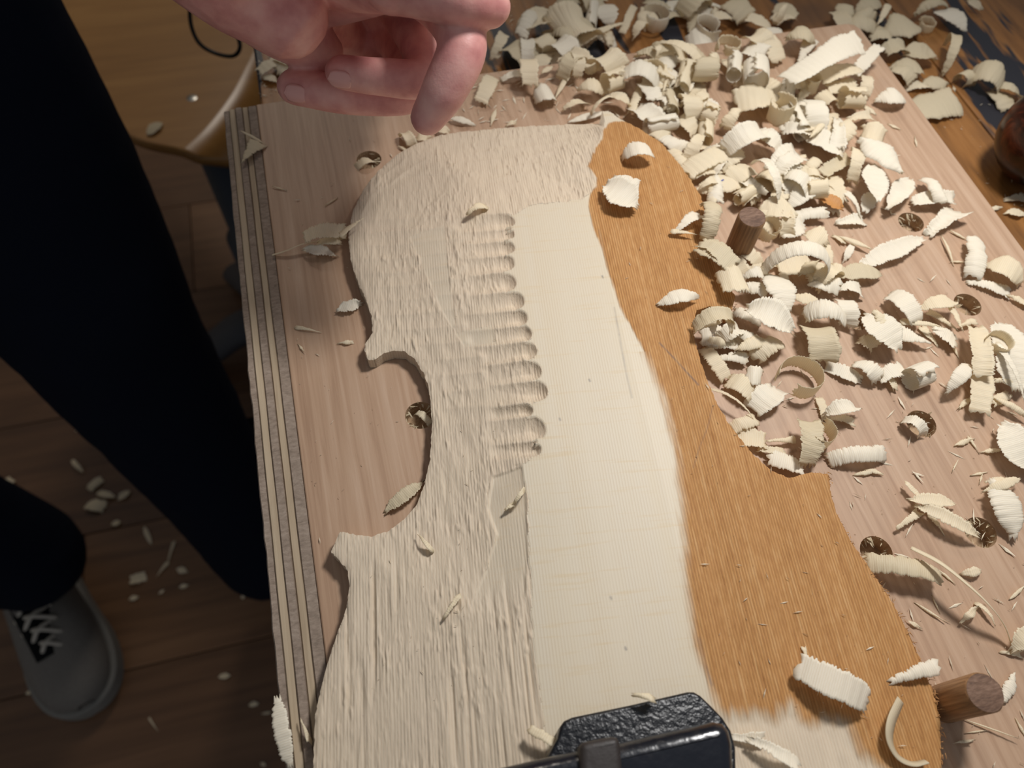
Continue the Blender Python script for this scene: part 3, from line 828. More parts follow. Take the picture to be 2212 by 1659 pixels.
def tile(ox, oy, s, text, **kw):
    for line in text.strip().splitlines():
        line = line.split('#')[0].strip()
        if not line: continue
        spec, _, label = line.partition('|')
        a = spec.split(); kind = a[5]
        x1, y1, x2, y2, W = [float(q) for q in a[:5]]
        if kind.lower() == 'o': X = (ox + x1 / s, oy + y1 / s, x2 / s, y2, W / s)
        else: X = (ox + x1 / s, oy + y1 / s, ox + x2 / s, oy + y2 / s, W / s)
        bend = float(a[6]) if len(a) > 6 else 40
        lift = float(a[7]) / 1000 if len(a) > 7 else 0
        shaving(*X, kind, bend, lift, a[8] if len(a) > 8 else 'w', label.strip() or None, **kw)

# x1 y1 x2 y2 width kind bend lift(mm) colour | label          (upper-case kind: strongly ribbed)
tile(1000, 0, 2.765, '''
330 150 560 105 130 f 60 4 y | broad leaf-shaped shaving beside the thumb, at the edge of the heap
560 165 770 120 170 R 110 6 y | large ribbed arched shaving in the heap just beyond the thumb
700 235 960 145 45 t 20 7 y
830 30 880 130 120 f 70 3 w
1020 40 960 175 50 r 25 6 w
1150 105 150 20 80 o 300 3 w | open ring of shaving standing at the far edge of the heap
1225 15 1310 65 80 F 40 3 w
1320 12 1580 40 40 t 20 5 w | long narrow white strip lying across the top of the heap
1390 65 1510 60 70 f 50 3 w
1480 105 1600 108 60 f 50 6 w
1600 15 1700 85 110 r 50 4 g
1865 75 1990 75 105 b 30 3 g
1460 175 140 200 80 o 330 8 w | white ring-shaped shaving standing on the heap behind the board edge
1340 255 1505 250 105 R 120 7 w | white cup-shaped ribbed shaving below the standing white ring
1180 245 1440 375 50 f 80 6 y
1580 275 130 90 60 o 320 5 y | yellowish ring lying open in the heap beside the white cup
1720 200 1800 260 110 r 90 5 y
1800 170 1905 225 70 f 60 7 w
1940 205 2110 220 110 f 110 5 g
1690 300 1790 330 110 R 60 5 w
1625 340 1620 450 90 C 340 6 w
1755 365 1750 490 160 C 340 5 w | thick white barrel-like roll of shaving right of the heap's middle
1490 350 1480 440 100 C 340 4 y
1300 410 1430 400 70 f 60 3 y
1330 430 1325 555 110 f 30 4 w | pale shield-shaped shaving standing in the middle of the heap
790 330 920 400 130 r 130 3 y | yellow cupped shaving opening upwards at the board's far edge
930 430 1180 465 110 R 130 4 w | long finely ribbed white curl in the front of the heap
1140 415 110 30 60 o 320 5 w
840 500 945 460 90 c 340 3 y
690 520 850 540 75 f 130 2 y
770 650 910 580 26 t 90 6 y
860 575 1005 620 65 f 80 3 y
1060 520 1010 660 60 r 20 4 y
1090 500 1150 590 100 R 50 5 w
1240 410 1190 570 34 t 30 6 w
430 585 555 570 120 B 130 0 w | small round ribbed shaving like a ball on the bare board near the fingertip
240 470 390 450 80 n 60 0 w | white frayed chip on the board between the hand and the heap
185 445 110 600 95 R 50 0 y | striped strip with a torn lower end beside the pointing finger
560 560 650 430 30 s 20 2 y
480 430 530 400 28 s 10 3 w
610 640 740 610 60 n 70 1 y
195 660 170 735 28 s 20 0 w
645 715 850 675 38 s 10 1 w | thick white splinter lying flat beyond the plate's far edge
1220 560 1240 680 100 c 350 2 g
1330 560 1380 690 110 r 130 3 y
1370 620 1470 560 60 f 80 6 w
1430 665 1525 695 80 c 620 3 y | small tight spiral roll with its coiled end showing
1090 755 1280 720 68 c 500 2 w | long slim white roll lying on its side beyond the brown corner of the plate
1030 640 1150 720 120 R 60 2 w
1455 730 1450 850 95 c 420 1 y | short yellow roll standing upright beside the spiral roll
1290 700 1390 790 90 R 90 1 y
1090 760 1220 815 90 r 70 1 y
1640 590 1870 600 130 r 60 4 y | broad flat strip with a curled end, middle of the heap
1900 650 150 -30 110 o 280 3 y
1190 830 1310 890 75 R 30 0 w
1310 880 1500 870 45 r 8 1 y | straight flat stick-like strip lying by the brown edge of the plate
1340 1010 1560 910 120 R 30 4 y | broad ribbed strip slanting over the brown edge of the plate
1540 990 1660 900 100 R 60 3 y
1580 870 1820 770 110 R 110 6 w | long white ribbed caterpillar-like curl slanting up across the heap
1260 900 1350 1030 80 R 40 0 y
1400 1130 1680 1080 120 f 40 2 y | pale leaf-shaped shaving with a short blue pen line on it
1600 1060 1720 1010 110 r 50 4 y
1870 1010 2010 900 150 R 60 7 w | smooth white curled square shaving on top of the heap
1960 1210 2130 1070 120 f 50 5 w
1740 930 1900 1190 55 f 130 6 w | thin edge-on arc of shaving curving through the heap behind the upright peg
1800 1020 1930 1130 120 r 100 3 y
1480 1190 1470 1400 110 r 130 1 g | tall dull arch of shaving standing left of the upright peg
1280 1380 1400 1280 80 N 40 1 w
1430 1440 1590 1580 110 R 70 2 g
1830 1370 130 150 70 o 330 3 y | orange-tinted ring of shaving right of the upright peg
1790 1230 1980 1280 140 F 60 5 y
''')
tile(1500, 0, 3.107, '''
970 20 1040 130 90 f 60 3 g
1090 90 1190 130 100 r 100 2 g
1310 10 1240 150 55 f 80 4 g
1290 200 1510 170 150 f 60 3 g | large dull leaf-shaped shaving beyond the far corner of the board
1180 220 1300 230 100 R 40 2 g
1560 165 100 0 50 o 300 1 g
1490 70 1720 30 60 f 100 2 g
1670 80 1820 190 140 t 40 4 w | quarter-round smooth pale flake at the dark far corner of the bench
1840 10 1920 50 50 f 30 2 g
1720 230 1700 450 75 f 150 0 g | looped shaving standing alone on the bench at far right
650 500 1095 300 135 R 25 14 w | largest white finely ribbed shaving, a long pointed slab on top of the heap
850 510 1085 455 105 r 30 9 y | yellow strip directly under the largest white ribbed slab
1090 470 1240 320 80 R 20 8 w
770 560 120 100 90 o 320 4 y | orange-rimmed standing ring under the large white slab
900 600 1080 560 80 R 20 5 y
1050 530 1030 640 80 r 40 4 y
1130 500 1150 625 80 r 110 0 y
1020 650 1090 730 70 f 30 3 w
840 680 940 650 90 R 110 4 y
1225 665 1425 660 100 f 90 0 w | boat-shaped white chip lying alone on the board's right side
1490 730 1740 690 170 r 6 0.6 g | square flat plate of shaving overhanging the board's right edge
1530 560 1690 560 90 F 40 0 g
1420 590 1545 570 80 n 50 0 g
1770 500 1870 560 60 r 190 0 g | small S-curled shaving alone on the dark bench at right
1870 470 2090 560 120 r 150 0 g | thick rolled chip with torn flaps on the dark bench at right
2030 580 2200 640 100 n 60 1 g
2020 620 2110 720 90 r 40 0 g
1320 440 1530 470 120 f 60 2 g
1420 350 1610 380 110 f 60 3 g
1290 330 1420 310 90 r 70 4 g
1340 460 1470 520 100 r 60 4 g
1720 770 1750 775 30 f 20 0 w
690 880 810 820 110 f 50 5 y
780 920 890 800 42 f 20 9 w
1020 940 1030 800 120 f 60 5 y | amber-tinted leaf-shaped shaving in the right slope of the heap
800 920 1000 1010 115 R 30 5 w
1050 800 1190 770 80 N 40 3 y
1130 880 1270 920 110 r 90 4 y
1100 980 1070 1180 95 r 120 2 y
1130 940 1390 1140 150 f 30 8 w | large smooth pale leaf on the right slope of the heap
1190 1100 1230 1330 165 F 20 9 w | bright white deeply ribbed oval leaf on the right slope of the heap
1190 1300 1150 1400 120 b 25 3 w
1460 1180 1300 1390 140 F 30 2 w | ribbed square-cut leaf lying right of the bright white oval leaf
1560 1180 1650 1350 75 r 60 3 w
1480 1340 1730 1330 85 R 30 2 w
1590 1550 1760 1420 170 N 30 0 w | striped fan-shaped shaving on the right of the board near its edge
870 1160 1040 1050 90 R 20 3 g
560 1160 700 1060 130 R 70 7 w
480 1140 600 1250 120 r 110 3 y
520 1330 680 1270 100 f 40 4 y
840 1330 990 1390 95 f 40 3 b | brown-faced chip with a white torn end near the upright peg
1000 1280 1120 1430 55 t 60 1 w | glossy twisted white sliver behind the upright peg
980 1500 1130 1470 95 N 30 0 w
660 1440 870 1430 75 r 10 3 w
590 1540 730 1510 130 R 30 3 w
760 1570 880 1630 140 f 60 6 y
2100 1340 2210 1330 70 N 30 0 g
2095 1430 2210 1440 60 f 40 0 g
1995 1400 2050 1398 26 f 20 0 w
1740 590 1745 600 20 s 5 0 w
1320 840 1360 860 16 s 5 0 w
1480 930 1490 970 14 s 5 0 w
1130 710 1210 760 30 f 10 0 w
''')
tile(1412, 450, 2.765, '''
120 140 250 150 30 t 15 1 y
35 560 258 520 85 f 60 0 w | arched leaf-shaped shaving alone on the brown wood near the upright peg
290 220 470 330 110 R 40 5 g
410 440 550 430 150 R 80 4 y
520 470 660 490 110 N 50 4 w
700 380 800 600 165 F 60 7 w | white ribbed cup-shaped leaf, upper of the pair above the waist notch
575 590 845 710 165 F 70 8 w | largest white ribbed cup-shaped leaf beside the waist notch of the brown half
670 300 1095 320 95 R 150 6 w | wide bridge-like arched shaving in front of the upright peg
750 340 930 330 130 R 30 2 y
880 390 970 330 70 f 20 6 g
930 400 1040 360 90 r 60 4 y
940 440 1100 470 100 R 30 2 w
1115 480 1240 480 100 N 60 1 w
1100 390 1350 380 100 b 40 2 g | long strip with a translucent olive end, tip under the long leaf
1235 340 1610 175 115 F 25 1 w | longest white leaf-shaped shaving on the board, right of the upright peg
1190 210 1130 320 55 f 40 0 w | small smooth bean-shaped chip beside the longest white leaf
1120 165 1280 240 26 s 10 1 w
1085 170 1130 200 40 n 30 0 w
1920 185 1925 390 115 R 40 1 w | straight-sided ribbed strip, its length pointing at the bench edge on the right
1725 180 1790 320 14 s 20 0 y
1790 320 1850 320 10 s 5 0 w
1780 140 1870 185 12 s 10 0 w
2000 320 2212 430 160 f 100 1 y | brownish-yellow domed shaving at the right edge of the board
1890 440 2120 500 75 N 40 0 w | torn white chip with a frayed end at the board's right edge
2130 530 2230 570 50 n 30 0 w
245 690 480 640 95 R 110 2 g | dull grey arched shaving set in the waist notch of the brown half
290 760 520 790 125 R 40 2 w | ribbed white strip in the waist notch of the brown half
490 740 620 800 90 N 40 5 w
500 840 690 780 80 f 50 4 y
610 880 760 780 115 R 80 2 y
380 890 550 900 80 N 40 1 w
290 830 430 1010 85 R 60 1 y | yellowish strip leaning along the inside of the waist notch
830 530 1010 570 80 f 40 3 y
910 600 1150 640 110 R 110 4 w | thick white ribbed arch right of the largest cup-shaped leaf
1130 540 1170 690 110 r 120 2 w
960 680 1020 890 170 R 100 2 g | dark-shaded curved plate of shaving standing beside the ribbed arch
1260 640 1460 830 175 F 60 5 w | big white ribbed oval shaving with a folded second flap, middle of the board
1240 790 1320 830 80 r 90 1 y
1440 740 1630 800 120 t 20 2 w
1330 620 1380 690 90 N 30 7 w
1430 500 1570 660 110 R 70 3 w | white ribbed strip standing up behind the big white oval shaving
1600 590 1810 560 85 f 70 4 y | yellowish domed leaf beside the peg hole at the right
1500 670 1720 710 40 t 20 4 w
1780 580 1840 720 60 t 15 5 w
1650 620 1800 720 50 t 15 2 w
1840 700 1920 670 50 n 30 1 w
1680 730 1800 790 110 N 30 1 w
1750 760 1820 880 30 t 10 0 y
1610 720 1690 810 50 t 10 0 y
870 1005 240 60 105 o 290 1 y | large open ring of yellow shaving standing on the board
600 1190 740 1080 170 R 50 1 w | ribbed square strip leaning against the large open ring
460 1020 590 1110 130 r 80 1 y
560 1000 640 1010 110 r 90 2 w
1040 940 1220 1020 85 R 30 0 w | left end piece of the row of crinkled white strips
1220 920 1340 1010 100 R 80 2 w
1350 1010 1500 950 100 R 60 1 w
1370 970 1440 1070 50 N 30 1 w
1530 1020 1660 970 140 C 340 0 w | white half-rolled shaving ending the row of crinkled strips
1040 1220 1230 1180 100 f 100 2 w | pale domed leaf lying beside the row of crinkled strips, nearest the grey upright strip
990 1140 1030 1260 60 R 30 0 w
1060 1250 1180 1270 70 N 40 0 w
310 1060 620 1260 26 t 80 1 y | thin curved ribbon following the notch below the waist
480 1310 610 1260 90 r 60 1 y
490 1360 660 1390 130 r 40 0 y | smooth yellowish strip tucked against the brown lower corner
930 1270 930 1510 150 R 70 3 g | grey-brown ribbed plate standing on end near the brown corner of the plate
1010 1360 150 -60 120 o 200 0 y
690 1390 830 1380 40 n 10 2 w
640 1440 770 1460 70 N 40 1 w
700 1490 880 1550 110 R 30 1 w | ribbed strip lying over the brown corner tip of the plate
1065 1490 1375 1460 100 R 60 0 w | straight white ribbed strip alone on the board by the brown corner tip
1500 1260 1620 1350 70 r 140 0 w | curl of shaving poking out of the middle peg hole on the right
1815 1410 1905 1380 34 f 20 0 w
1890 1380 1930 1440 22 t 10 0 y
1970 1455 2080 1445 34 f 20 0 w
1830 1190 1890 1130 40 f 10 0 w
1285 1565 1345 1580 32 b 30 0 w
1790 1560 1810 1520 14 s 0 0 w
1920 1590 1970 1580 18 s 0 0 w
1950 1630 1960 1600 16 s 0 0 w
1930 690 1960 980 120 r 40 6 y | long cream strip standing upright in the pile at the right edge
1960 980 1960 1200 140 R 20 4 y | straight striped strip hanging in front of the pile at the right edge
1760 1090 1890 910 100 f 90 2 w | curled triangular shaving left of the pile at the right edge
2090 690 2180 1050 230 b 40 4 w | biggest flat pale shaving, behind the pile at the right edge
2060 800 130 40 60 o 300 8 y | yellow ring perched in the pile at the right edge
2050 820 2230 1120 48 t 40 7 w
2040 1030 2150 1040 80 n 40 3 y
2030 1130 2230 1240 40 f 30 2 y
2030 1160 2120 1110 70 r 20 1 g
2080 1300 2260 1560 210 F 40 2 w | large flat striped leaf cut by the right edge of the view
1990 1640 2150 1625 50 f 30 0 y
''')
tile(1412, 1000, 2.517, '''
1395 200 1640 215 80 f 30 2 y
1440 230 1765 390 75 f 40 3 y | pointed yellow leaf lying over the lowest peg hole at the right
1330 350 1450 260 60 n 30 0 w
1375 110 1450 190 32 r 8 3 y
1510 290 1570 370 40 t 20 0 w
1850 100 1975 390 150 F 50 1 w | big striped leaf with a torn point, standing near the lowest right peg hole
1810 150 1990 90 60 f 60 3 y
1180 530 1545 610 115 r 45 3 g | translucent grey strip bridging from the brown edge of the plate to the board
1690 600 1775 590 55 b 60 0 w
1680 860 1760 790 50 f 20 0 w
1770 770 1850 870 32 t 60 0 y
1950 730 2014 670 24 s 10 0 w
1960 1010 2050 900 140 f 70 1 y | pale curled leaf at the right edge at the end of the long ribbon
1910 1030 1990 1040 40 n 20 0 y
985 240 1090 400 46 R 20 -4 w | narrow strip pressed against the brown lower edge of the plate
800 1120 1170 1290 165 R 60 0.5 w | thick curved chunk of shaving lying on the brown wood near the dark-ended peg
1310 1180 1530 1110 110 N 20 0.5 w | striped frayed shaving over the brown edge beside the dark-ended peg
1560 1265 1575 1340 14 s 0 0 w
440 1490 580 1500 90 N 30 0 w
540 1510 790 1640 110 N 30 1 w | torn pale chip lying on the fresh-cut wood beside the clamp
1965 1150 1890 1310 80 f 30 0 w | white leaf tucked behind the dark-ended peg
1440 770 1560 850 14 s 0 0 w
1520 740 1550 800 8 s 0 0 w
1400 870 1445 895 24 f 10 0 w
1700 1395 1950 1490 9 s 0 0 y
1720 1465 1800 1455 10 s 0 0 w
1650 1520 1720 1510 20 f 0 0 w
1980 1410 2014 1470 16 s 0 0 w
820 1020 840 1100 30 t 20 0 w
1560 590 1620 640 14 s 0 0 w
1110 60 1200 50 28 b 20 0 w
''')
# two long thin ribbons swept along their own curves
def ribbon(pts, W, label, lifts, cols=S_Y, nm='ribbon_shaving', base=B):
    p = spline([tuple(P(a, b, base + l)) for (a, b), l in zip(pts, lifts)], 12)
    n = len(p); vs = []; fs = []; uv = []
    d = 0
    for i in range(n):
        t = p[min(i + 1, n - 1)] - p[max(i - 1, 0)]; t /= np.linalg.norm(t)
        if i: d += np.linalg.norm(p[i] - p[i - 1])
        side = np.cross(t, (0, 0, 1.0)); side /= np.linalg.norm(side); q = i / (n - 1)
        side = side * math.cos(0.5 + 0.6 * q) + np.array([0, 0, math.sin(0.5 + 0.6 * q)])
        up = np.cross(side, t)
        w = W * (0.55 + 0.45 * math.sin(math.pi * min(1, 0.12 + q))) * 0.5
        for s_, u_ in ((-1, 1), (0, 1.3), (1, 1), (1, -1), (0, -0.7), (-1, -1)):
            vs.append(p[i] + side * s_ * w + up * u_ * 0.00016); uv.append((s_ * w * 1000, d * 1000))
    for i in range(n - 1):
        for k in range(6): fs.append((i * 6 + k, (i + 1) * 6 + k, (i + 1) * 6 + (k + 1) % 6, i * 6 + (k + 1) % 6))
    fs.append(tuple(range(6))); fs.append(tuple(reversed(range((n - 1) * 6, n * 6))))
    me = pydata(nm, vs, fs, True); ul = me.uv_layers.new(name='UVMap')
    for lp in me.loops: ul.data[lp.index].uv = uv[lp.vertex_index]
    o = obj(nm, me, cols); tag(o, label, 'shaving'); return o
ribbon([(1968, 1183), (2030, 1215), (2085, 1258), (2135, 1305), (2170, 1352), (2187, 1400)], 0.0030, 'long thin bowed ribbon of shaving arching over the board at lower right', [0.008, 0.012, 0.013, 0.011, 0.006, 0.0012])
ribbon([(1945, 1512), (1925, 1560), (1922, 1600), (1940, 1635), (1972, 1650), (2002, 1645)], 0.0046, 'hook-shaped ribbon of shaving on the brown wood near the dark-ended peg', [0.0125, 0.0145, 0.014, 0.012, 0.0105, 0.011], S_G)
ribbon([(588, 551), (620, 541), (655, 527), (700, 520)], 0.0014, 'thin pointed stem of shaving reaching left from the ribbed strip by the plate', [0.0006, 0.002, 0.003, 0.003])
tile(380, 0, 2.765, '''
490 850 400 960 95 t 20 0 g | triangular chip lying across the layered edge strip of the board
400 790 520 850 14 s 10 0.5 g
780 1420 1010 1370 80 R 60 2 y | ribbed strip with a pointed tail against the left edge of the plate
990 1400 1105 1310 36 t 10 6 y
850 1450 980 1440 60 r 40 1 y
770 1490 950 1520 62 f 50 0 w | small pale boat-shaped chip under the ribbed strip left of the plate
1350 790 1410 860 60 r 110 0 y
1440 830 1510 820 60 f 80 0 y
1560 780 1625 790 46 f 80 0 w
1640 710 1775 735 36 f 40 0 w | narrow leaf-shaped chip just past the pointing fingertip
1980 750 2020 740 24 f 60 0 w
500 420 640 350 60 r 30 3 y | cream strip in the small pile left of the curled fingers
600 330 670 360 70 r 40 4 g
670 385 790 395 40 n 30 3 w
520 450 600 490 50 f 50 0 y
650 310 840 430 12 s 10 6 y
610 420 660 400 60 r 70 2 g
1340 880 1380 900 24 n 30 0 g
600 1120 640 1130 8 s 0 0 w
910 1215 950 1190 8 s 0 0 w
1080 1000 1190 960 50 r 100 -2 y | curl of shaving stuffed in the peg hole beyond the plate's left shoulder
''')
tile(0, 0, 1, '''
733 670 778 656 26 f 30 0 w | pale flat chip touching the plate's left edge above the upper corner
645 708 685 716 9 t 20 0 w
735 741 758 740 10 f 20 0 w
648 748 654 756 6 s 0 0 w
836 1102 912 1044 34 f 40 0 g | pointed leaf-shaped chip inside the left waist curve of the plate
1115 1082 1132 1058 10 r 90 0.5 w
1014 458 1046 442 20 n 70 0 y | small torn nub sticking up from the carved face of the plate
1095 1100 1108 1090 14 n 60 0 w
900 890 930 915 16 r 100 -2 y | thin looped shaving in the peg hole inside the left waist curve
1346 330 1412 330 34 B 110 0.3 w | small domed shaving on the brown wood at the far end of the plate
1310 400 1375 440 62 F 50 0.5 w | white frayed shaving on the brown wood, larger of the two there
1330 385 1372 400 30 N 30 2.5 w
1376 1502 1408 1508 20 N 60 12 y | little frayed chip caught on the edge of the black clamp
1150 1578 1206 1612 24 R 40 3 y | short striped strip sticking out left of the black clamp
600 1512 622 1650 40 b 30 0.6 w | smooth whitish chip on the outer edge of the layered strip
652 1560 668 1600 12 n 30 0.5 y
908 1160 930 1185 12 n 60 0 w
962 1330 990 1290 16 n 40 0 w
''')
# floor litter
tile(0, 750, 1.826, '''
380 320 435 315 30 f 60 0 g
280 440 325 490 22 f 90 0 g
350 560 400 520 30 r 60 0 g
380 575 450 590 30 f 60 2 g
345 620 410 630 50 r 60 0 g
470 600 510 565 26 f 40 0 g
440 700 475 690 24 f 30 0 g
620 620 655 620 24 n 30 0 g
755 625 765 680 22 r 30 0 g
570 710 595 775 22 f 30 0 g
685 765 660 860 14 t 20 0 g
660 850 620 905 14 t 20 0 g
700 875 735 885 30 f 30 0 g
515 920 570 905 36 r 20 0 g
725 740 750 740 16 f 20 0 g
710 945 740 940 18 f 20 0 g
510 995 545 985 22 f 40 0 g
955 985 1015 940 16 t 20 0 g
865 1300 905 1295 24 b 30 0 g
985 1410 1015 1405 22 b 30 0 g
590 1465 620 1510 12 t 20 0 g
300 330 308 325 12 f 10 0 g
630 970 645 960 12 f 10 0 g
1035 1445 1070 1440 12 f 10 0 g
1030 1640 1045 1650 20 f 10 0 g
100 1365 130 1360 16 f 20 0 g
0 560 45 520 40 r 60 0 b
''', base=0.0)
# loose shavings that fill the heap between the ones above
def px_in(poly, x, y):
    c = False
    for i in range(len(poly)):
        a, b = poly[i], poly[i - 1]
        if (a[1] > y) != (b[1] > y) and x < (b[0] - a[0]) * (y - a[1]) / (b[1] - a[1]) + a[0]: c = not c
    return c
fr = random.Random(21)
def fill(poly, n, lift, s0, s1, cols):
    k = 0; xs = [p[0] for p in poly]; ys = [p[1] for p in poly]
    while k < n:
        x, y = fr.uniform(min(xs), max(xs)), fr.uniform(min(ys), max(ys))
        if not px_in(poly, x, y): continue
        L = fr.uniform(s0, s1); a = fr.uniform(0, math.pi); kd = fr.choice(['f', 'F', 'r', 'R', 'R', 'n', 'c', 't', 'N', 'r'])
        dx, dy = L / 2 * math.cos(a), L / 2 * math.sin(a) * 0.85
        shaving(x - dx, y - dy, x + dx, y + dy, L * fr.uniform(0.4, 0.65), kd, fr.choice([30, 50, 70, 100, 130]), fr.uniform(0, lift), fr.choice(cols))
        k += 1
fill([(1060, 110), (1130, 40), (1400, 60), (1560, 110), (1500, 200), (1300, 130), (1150, 150), (1060, 160)], 40, 0.006, 40, 76, 'wyyg')
fill([(1330, 130), (1500, 190), (1720, 60), (1870, 200), (1850, 330), (1700, 330), (1600, 260), (1450, 230), (1300, 180)], 30, 0.006, 40, 80, 'wyyw')
fill([(1500, 290), (1650, 300), (1760, 300), (1820, 420), (1680, 500), (1540, 440), (1480, 380)], 24, 0.005, 42, 80, 'wyyw')
fill([(1230, 0), (1900, 0), (1950, 60), (1800, 50), (1600, 60), (1400, 40), (1250, 40)], 22, 0.005, 36, 66, 'wgyg')
fill([(1560, 560), (1700, 520), (1850, 560), (1800, 640), (1620, 640)], 8, 0.003, 40, 70, 'wyw')
fill([(1510, 690), (1600, 640), (1640, 760), (1540, 800)], 6, 0.003, 34, 56, 'wyw')
for (a, b, c, d, w) in ((1640, 180, 1700, 230, 40), (1560, 545, 1600, 600, 46)): shaving(a, b, c, d, w, 'R', 60, 0.001, 'y')

# fine dust and splinters on the board, the plate and the bench: nobody could count them
def dust(name, n, regions, base_fn, smin, smax, label, mat):
    vs, fs = [], []
    k = 0
    while k < n:
        poly = fr.choice(regions); xs = [p[0] for p in poly]; ys = [p[1] for p in poly]
        x, y = fr.uniform(min(xs), max(xs)), fr.uniform(min(ys), max(ys))
        if not px_in(poly, x, y): continue
        q = P(x, y, B + 0.012) if base_fn == 'plate' else P(x, y, B if base_fn == 'board' else BENCH)
        s = support(q[0], q[1])
        if base_fn == 'board' and s != B: continue
        if base_fn == 'plate' and s <= B: continue
        if base_fn == 'bench' and s != BENCH: continue
        L = smin + (smax - smin) * fr.random() ** 3; w = L * fr.uniform(0.06, 0.20); a = fr.uniform(0, math.pi); h = 0.00022
        c, sn = math.cos(a), math.sin(a); i = len(vs); zt = s + 0.0002 + fr.uniform(0, 0.0006)
        for (lx, ly, lz) in ((-L / 2, -w * 0.2, 0), (0, -w / 2, 0), (L / 2, 0, 0), (0, w / 2, 0), (-L * 0.1, 0, h), (L * 0.2, 0, h * 0.9)):
            vs.append((q[0] + lx * c - ly * sn, q[1] + lx * sn + ly * c, zt + lz + lx * fr.uniform(-0.1, 0.1)))
        fs += [(i, i + 1, i + 4), (i + 1, i + 2, i + 5), (i + 1, i + 5, i + 4), (i + 2, i + 3, i + 5), (i + 3, i + 4, i + 5), (i + 3, i, i + 4), (i, i + 3, i + 2, i + 1)]
        k += 1
    o = obj(name, pydata(name, vs, fs), mat); tag(o, label, 'wood dust', None, 'stuff'); return o
BR = [(1550, 640), (1900, 300), (2212, 640), (2212, 1659), (2050, 1659), (1800, 1050), (1600, 950)]
BL = [(570, 240), (900, 250), (760, 480), (800, 700), (920, 850), (700, 1150), (700, 1380)]
BT = [(1000, 150), (1400, 120), (1500, 330), (1330, 260), (1000, 270)]
BRW = [(1300, 280), (1450, 330), (1560, 640), (1600, 950), (1780, 1050), (2030, 1640), (1560, 1500), (1450, 900), (1310, 500)]
PLT = [(800, 450), (1250, 300), (1120, 500), (1130, 1100), (1140, 1500), (750, 1600), (800, 1200), (950, 1000), (850, 700)]
dust('wood_dust', 520, [BR, BR, BT, BT], 'board', 0.0008, 0.0075, 'fine pale splinters and dust scattered on the right and far side of the board', S_W)
dust('wood_dust', 60, [BL], 'board', 0.0006, 0.0035, 'few fine pale specks on the board left of the plate', S_W)
dust('wood_dust', 130, [BRW], 'plate', 0.0005, 0.0040, 'fine pale splinters stuck on the brown half of the plate', S_W)
dust('wood_dust', 70, [PLT], 'plate', 0.0004, 0.0022, 'fine torn fibres on the carved half of the plate', S_W)
dust('wood_dust', 200, [[(1060, 0), (1300, 0), (1100, 150)], [(2000, 250), (2212, 500), (2212, 200), (1900, 20)], [(550, 90), (620, 120), (600, 215), (560, 215)]], 'bench', 0.0006, 0.0040, 'fine dust and crumbs of wood on the bench top', S_W)
#%%OBJECTS
# ------------------------------------------------------------------ black clamp jaw holding the plate down
clamp = empty('clamp', tuple(P(1400, 1600, B + 0.017))); tag(clamp, 'black painted iron clamp jaw pressing on the pale plate at its near end', 'clamp')
def cpart(name, px, z0, z1, bev, mat, label=None, rounds=0):
    poly = [tuple(P(a, b, z1)[:2]) for a, b in px]
    bm = prism_bm(poly[::-1], z0, z1, bev, 5)
    o = obj(name, bm, mat); o.data.polygons.foreach_set('use_smooth', [True] * len(o.data.polygons))
    o.parent = clamp; o.matrix_parent_inverse = Matrix.Translation(-Vector(clamp.location))
    if label: o['label'] = label
    return o
zf = B + 0.0255; zr = zf + 0.0125
cpart('jaw_pad', [(1150, 1700), (1180, 1640), (1204, 1594), (1210, 1570), (1219, 1557), (1236, 1549), (1360, 1523), (1486, 1494), (1500, 1494), (1514, 1502), (1538, 1525), (1562, 1550), (1580, 1578), (1590, 1615), (1592, 1700), (1592, 1800), (1150, 1800)],
      B + 0.0172, zf, 0.0012, M_iron, 'flat pad with hammered black paint')
cpart('jaw_arm', [(880, 1800), (380, 1950), (350, 1852), (960, 1689), (1052, 1664), (1177, 1635), (1250, 1619), (1339, 1603), (1450, 1577), (1545, 1556), (1566, 1560), (1580, 1576), (1588, 1606), (1590, 1650), (1592, 1800)],
      zf - 0.0015, zr, 0.0042, M_iron2, 'raised glossy black arm')
cpart('collar', [(1254, 1790), (1252, 1615), (1258, 1604), (1270, 1600), (1322, 1590), (1334, 1592), (1340, 1602), (1346, 1660), (1350, 1790)], zf - 0.001, zr + 0.0028, 0.0020, mat_plain('worn_black', srgb(46, 40, 38), 0.5, 0.4, (200, 0.4, 0.0006)), 'worn brownish-black collar')

rl = P(492, 1868, zr); rl[0] -= 0.009; CI = Matrix.Translation(-Vector(clamp.location))
for nm, lo_, hi_ in (('rail', (rl[0] - 0.010, rl[1] - 0.004, 0.575), (rl[0] + 0.010, rl[1] + 0.004, zr + 0.012)), ('lower_arm', (rl[0] - 0.006, rl[1] - 0.007, 0.585), (rl[0] + 0.080, rl[1] + 0.007, 0.607))):
    o = obj(nm, box_bm(lo_, hi_, 0.0015), M_iron2, clamp); o.matrix_parent_inverse = CI
o = tube('screw', [(rl[0] + 0.068, rl[1], 0.54), (rl[0] + 0.068, rl[1], 0.662)], 0.005, 16, M_steel, clamp); o.matrix_parent_inverse = CI
o = tube('swivel_foot', [(rl[0] + 0.068, rl[1], 0.660), (rl[0] + 0.068, rl[1], 0.6715)], 0.011, 20, M_iron, clamp); o.matrix_parent_inverse = CI

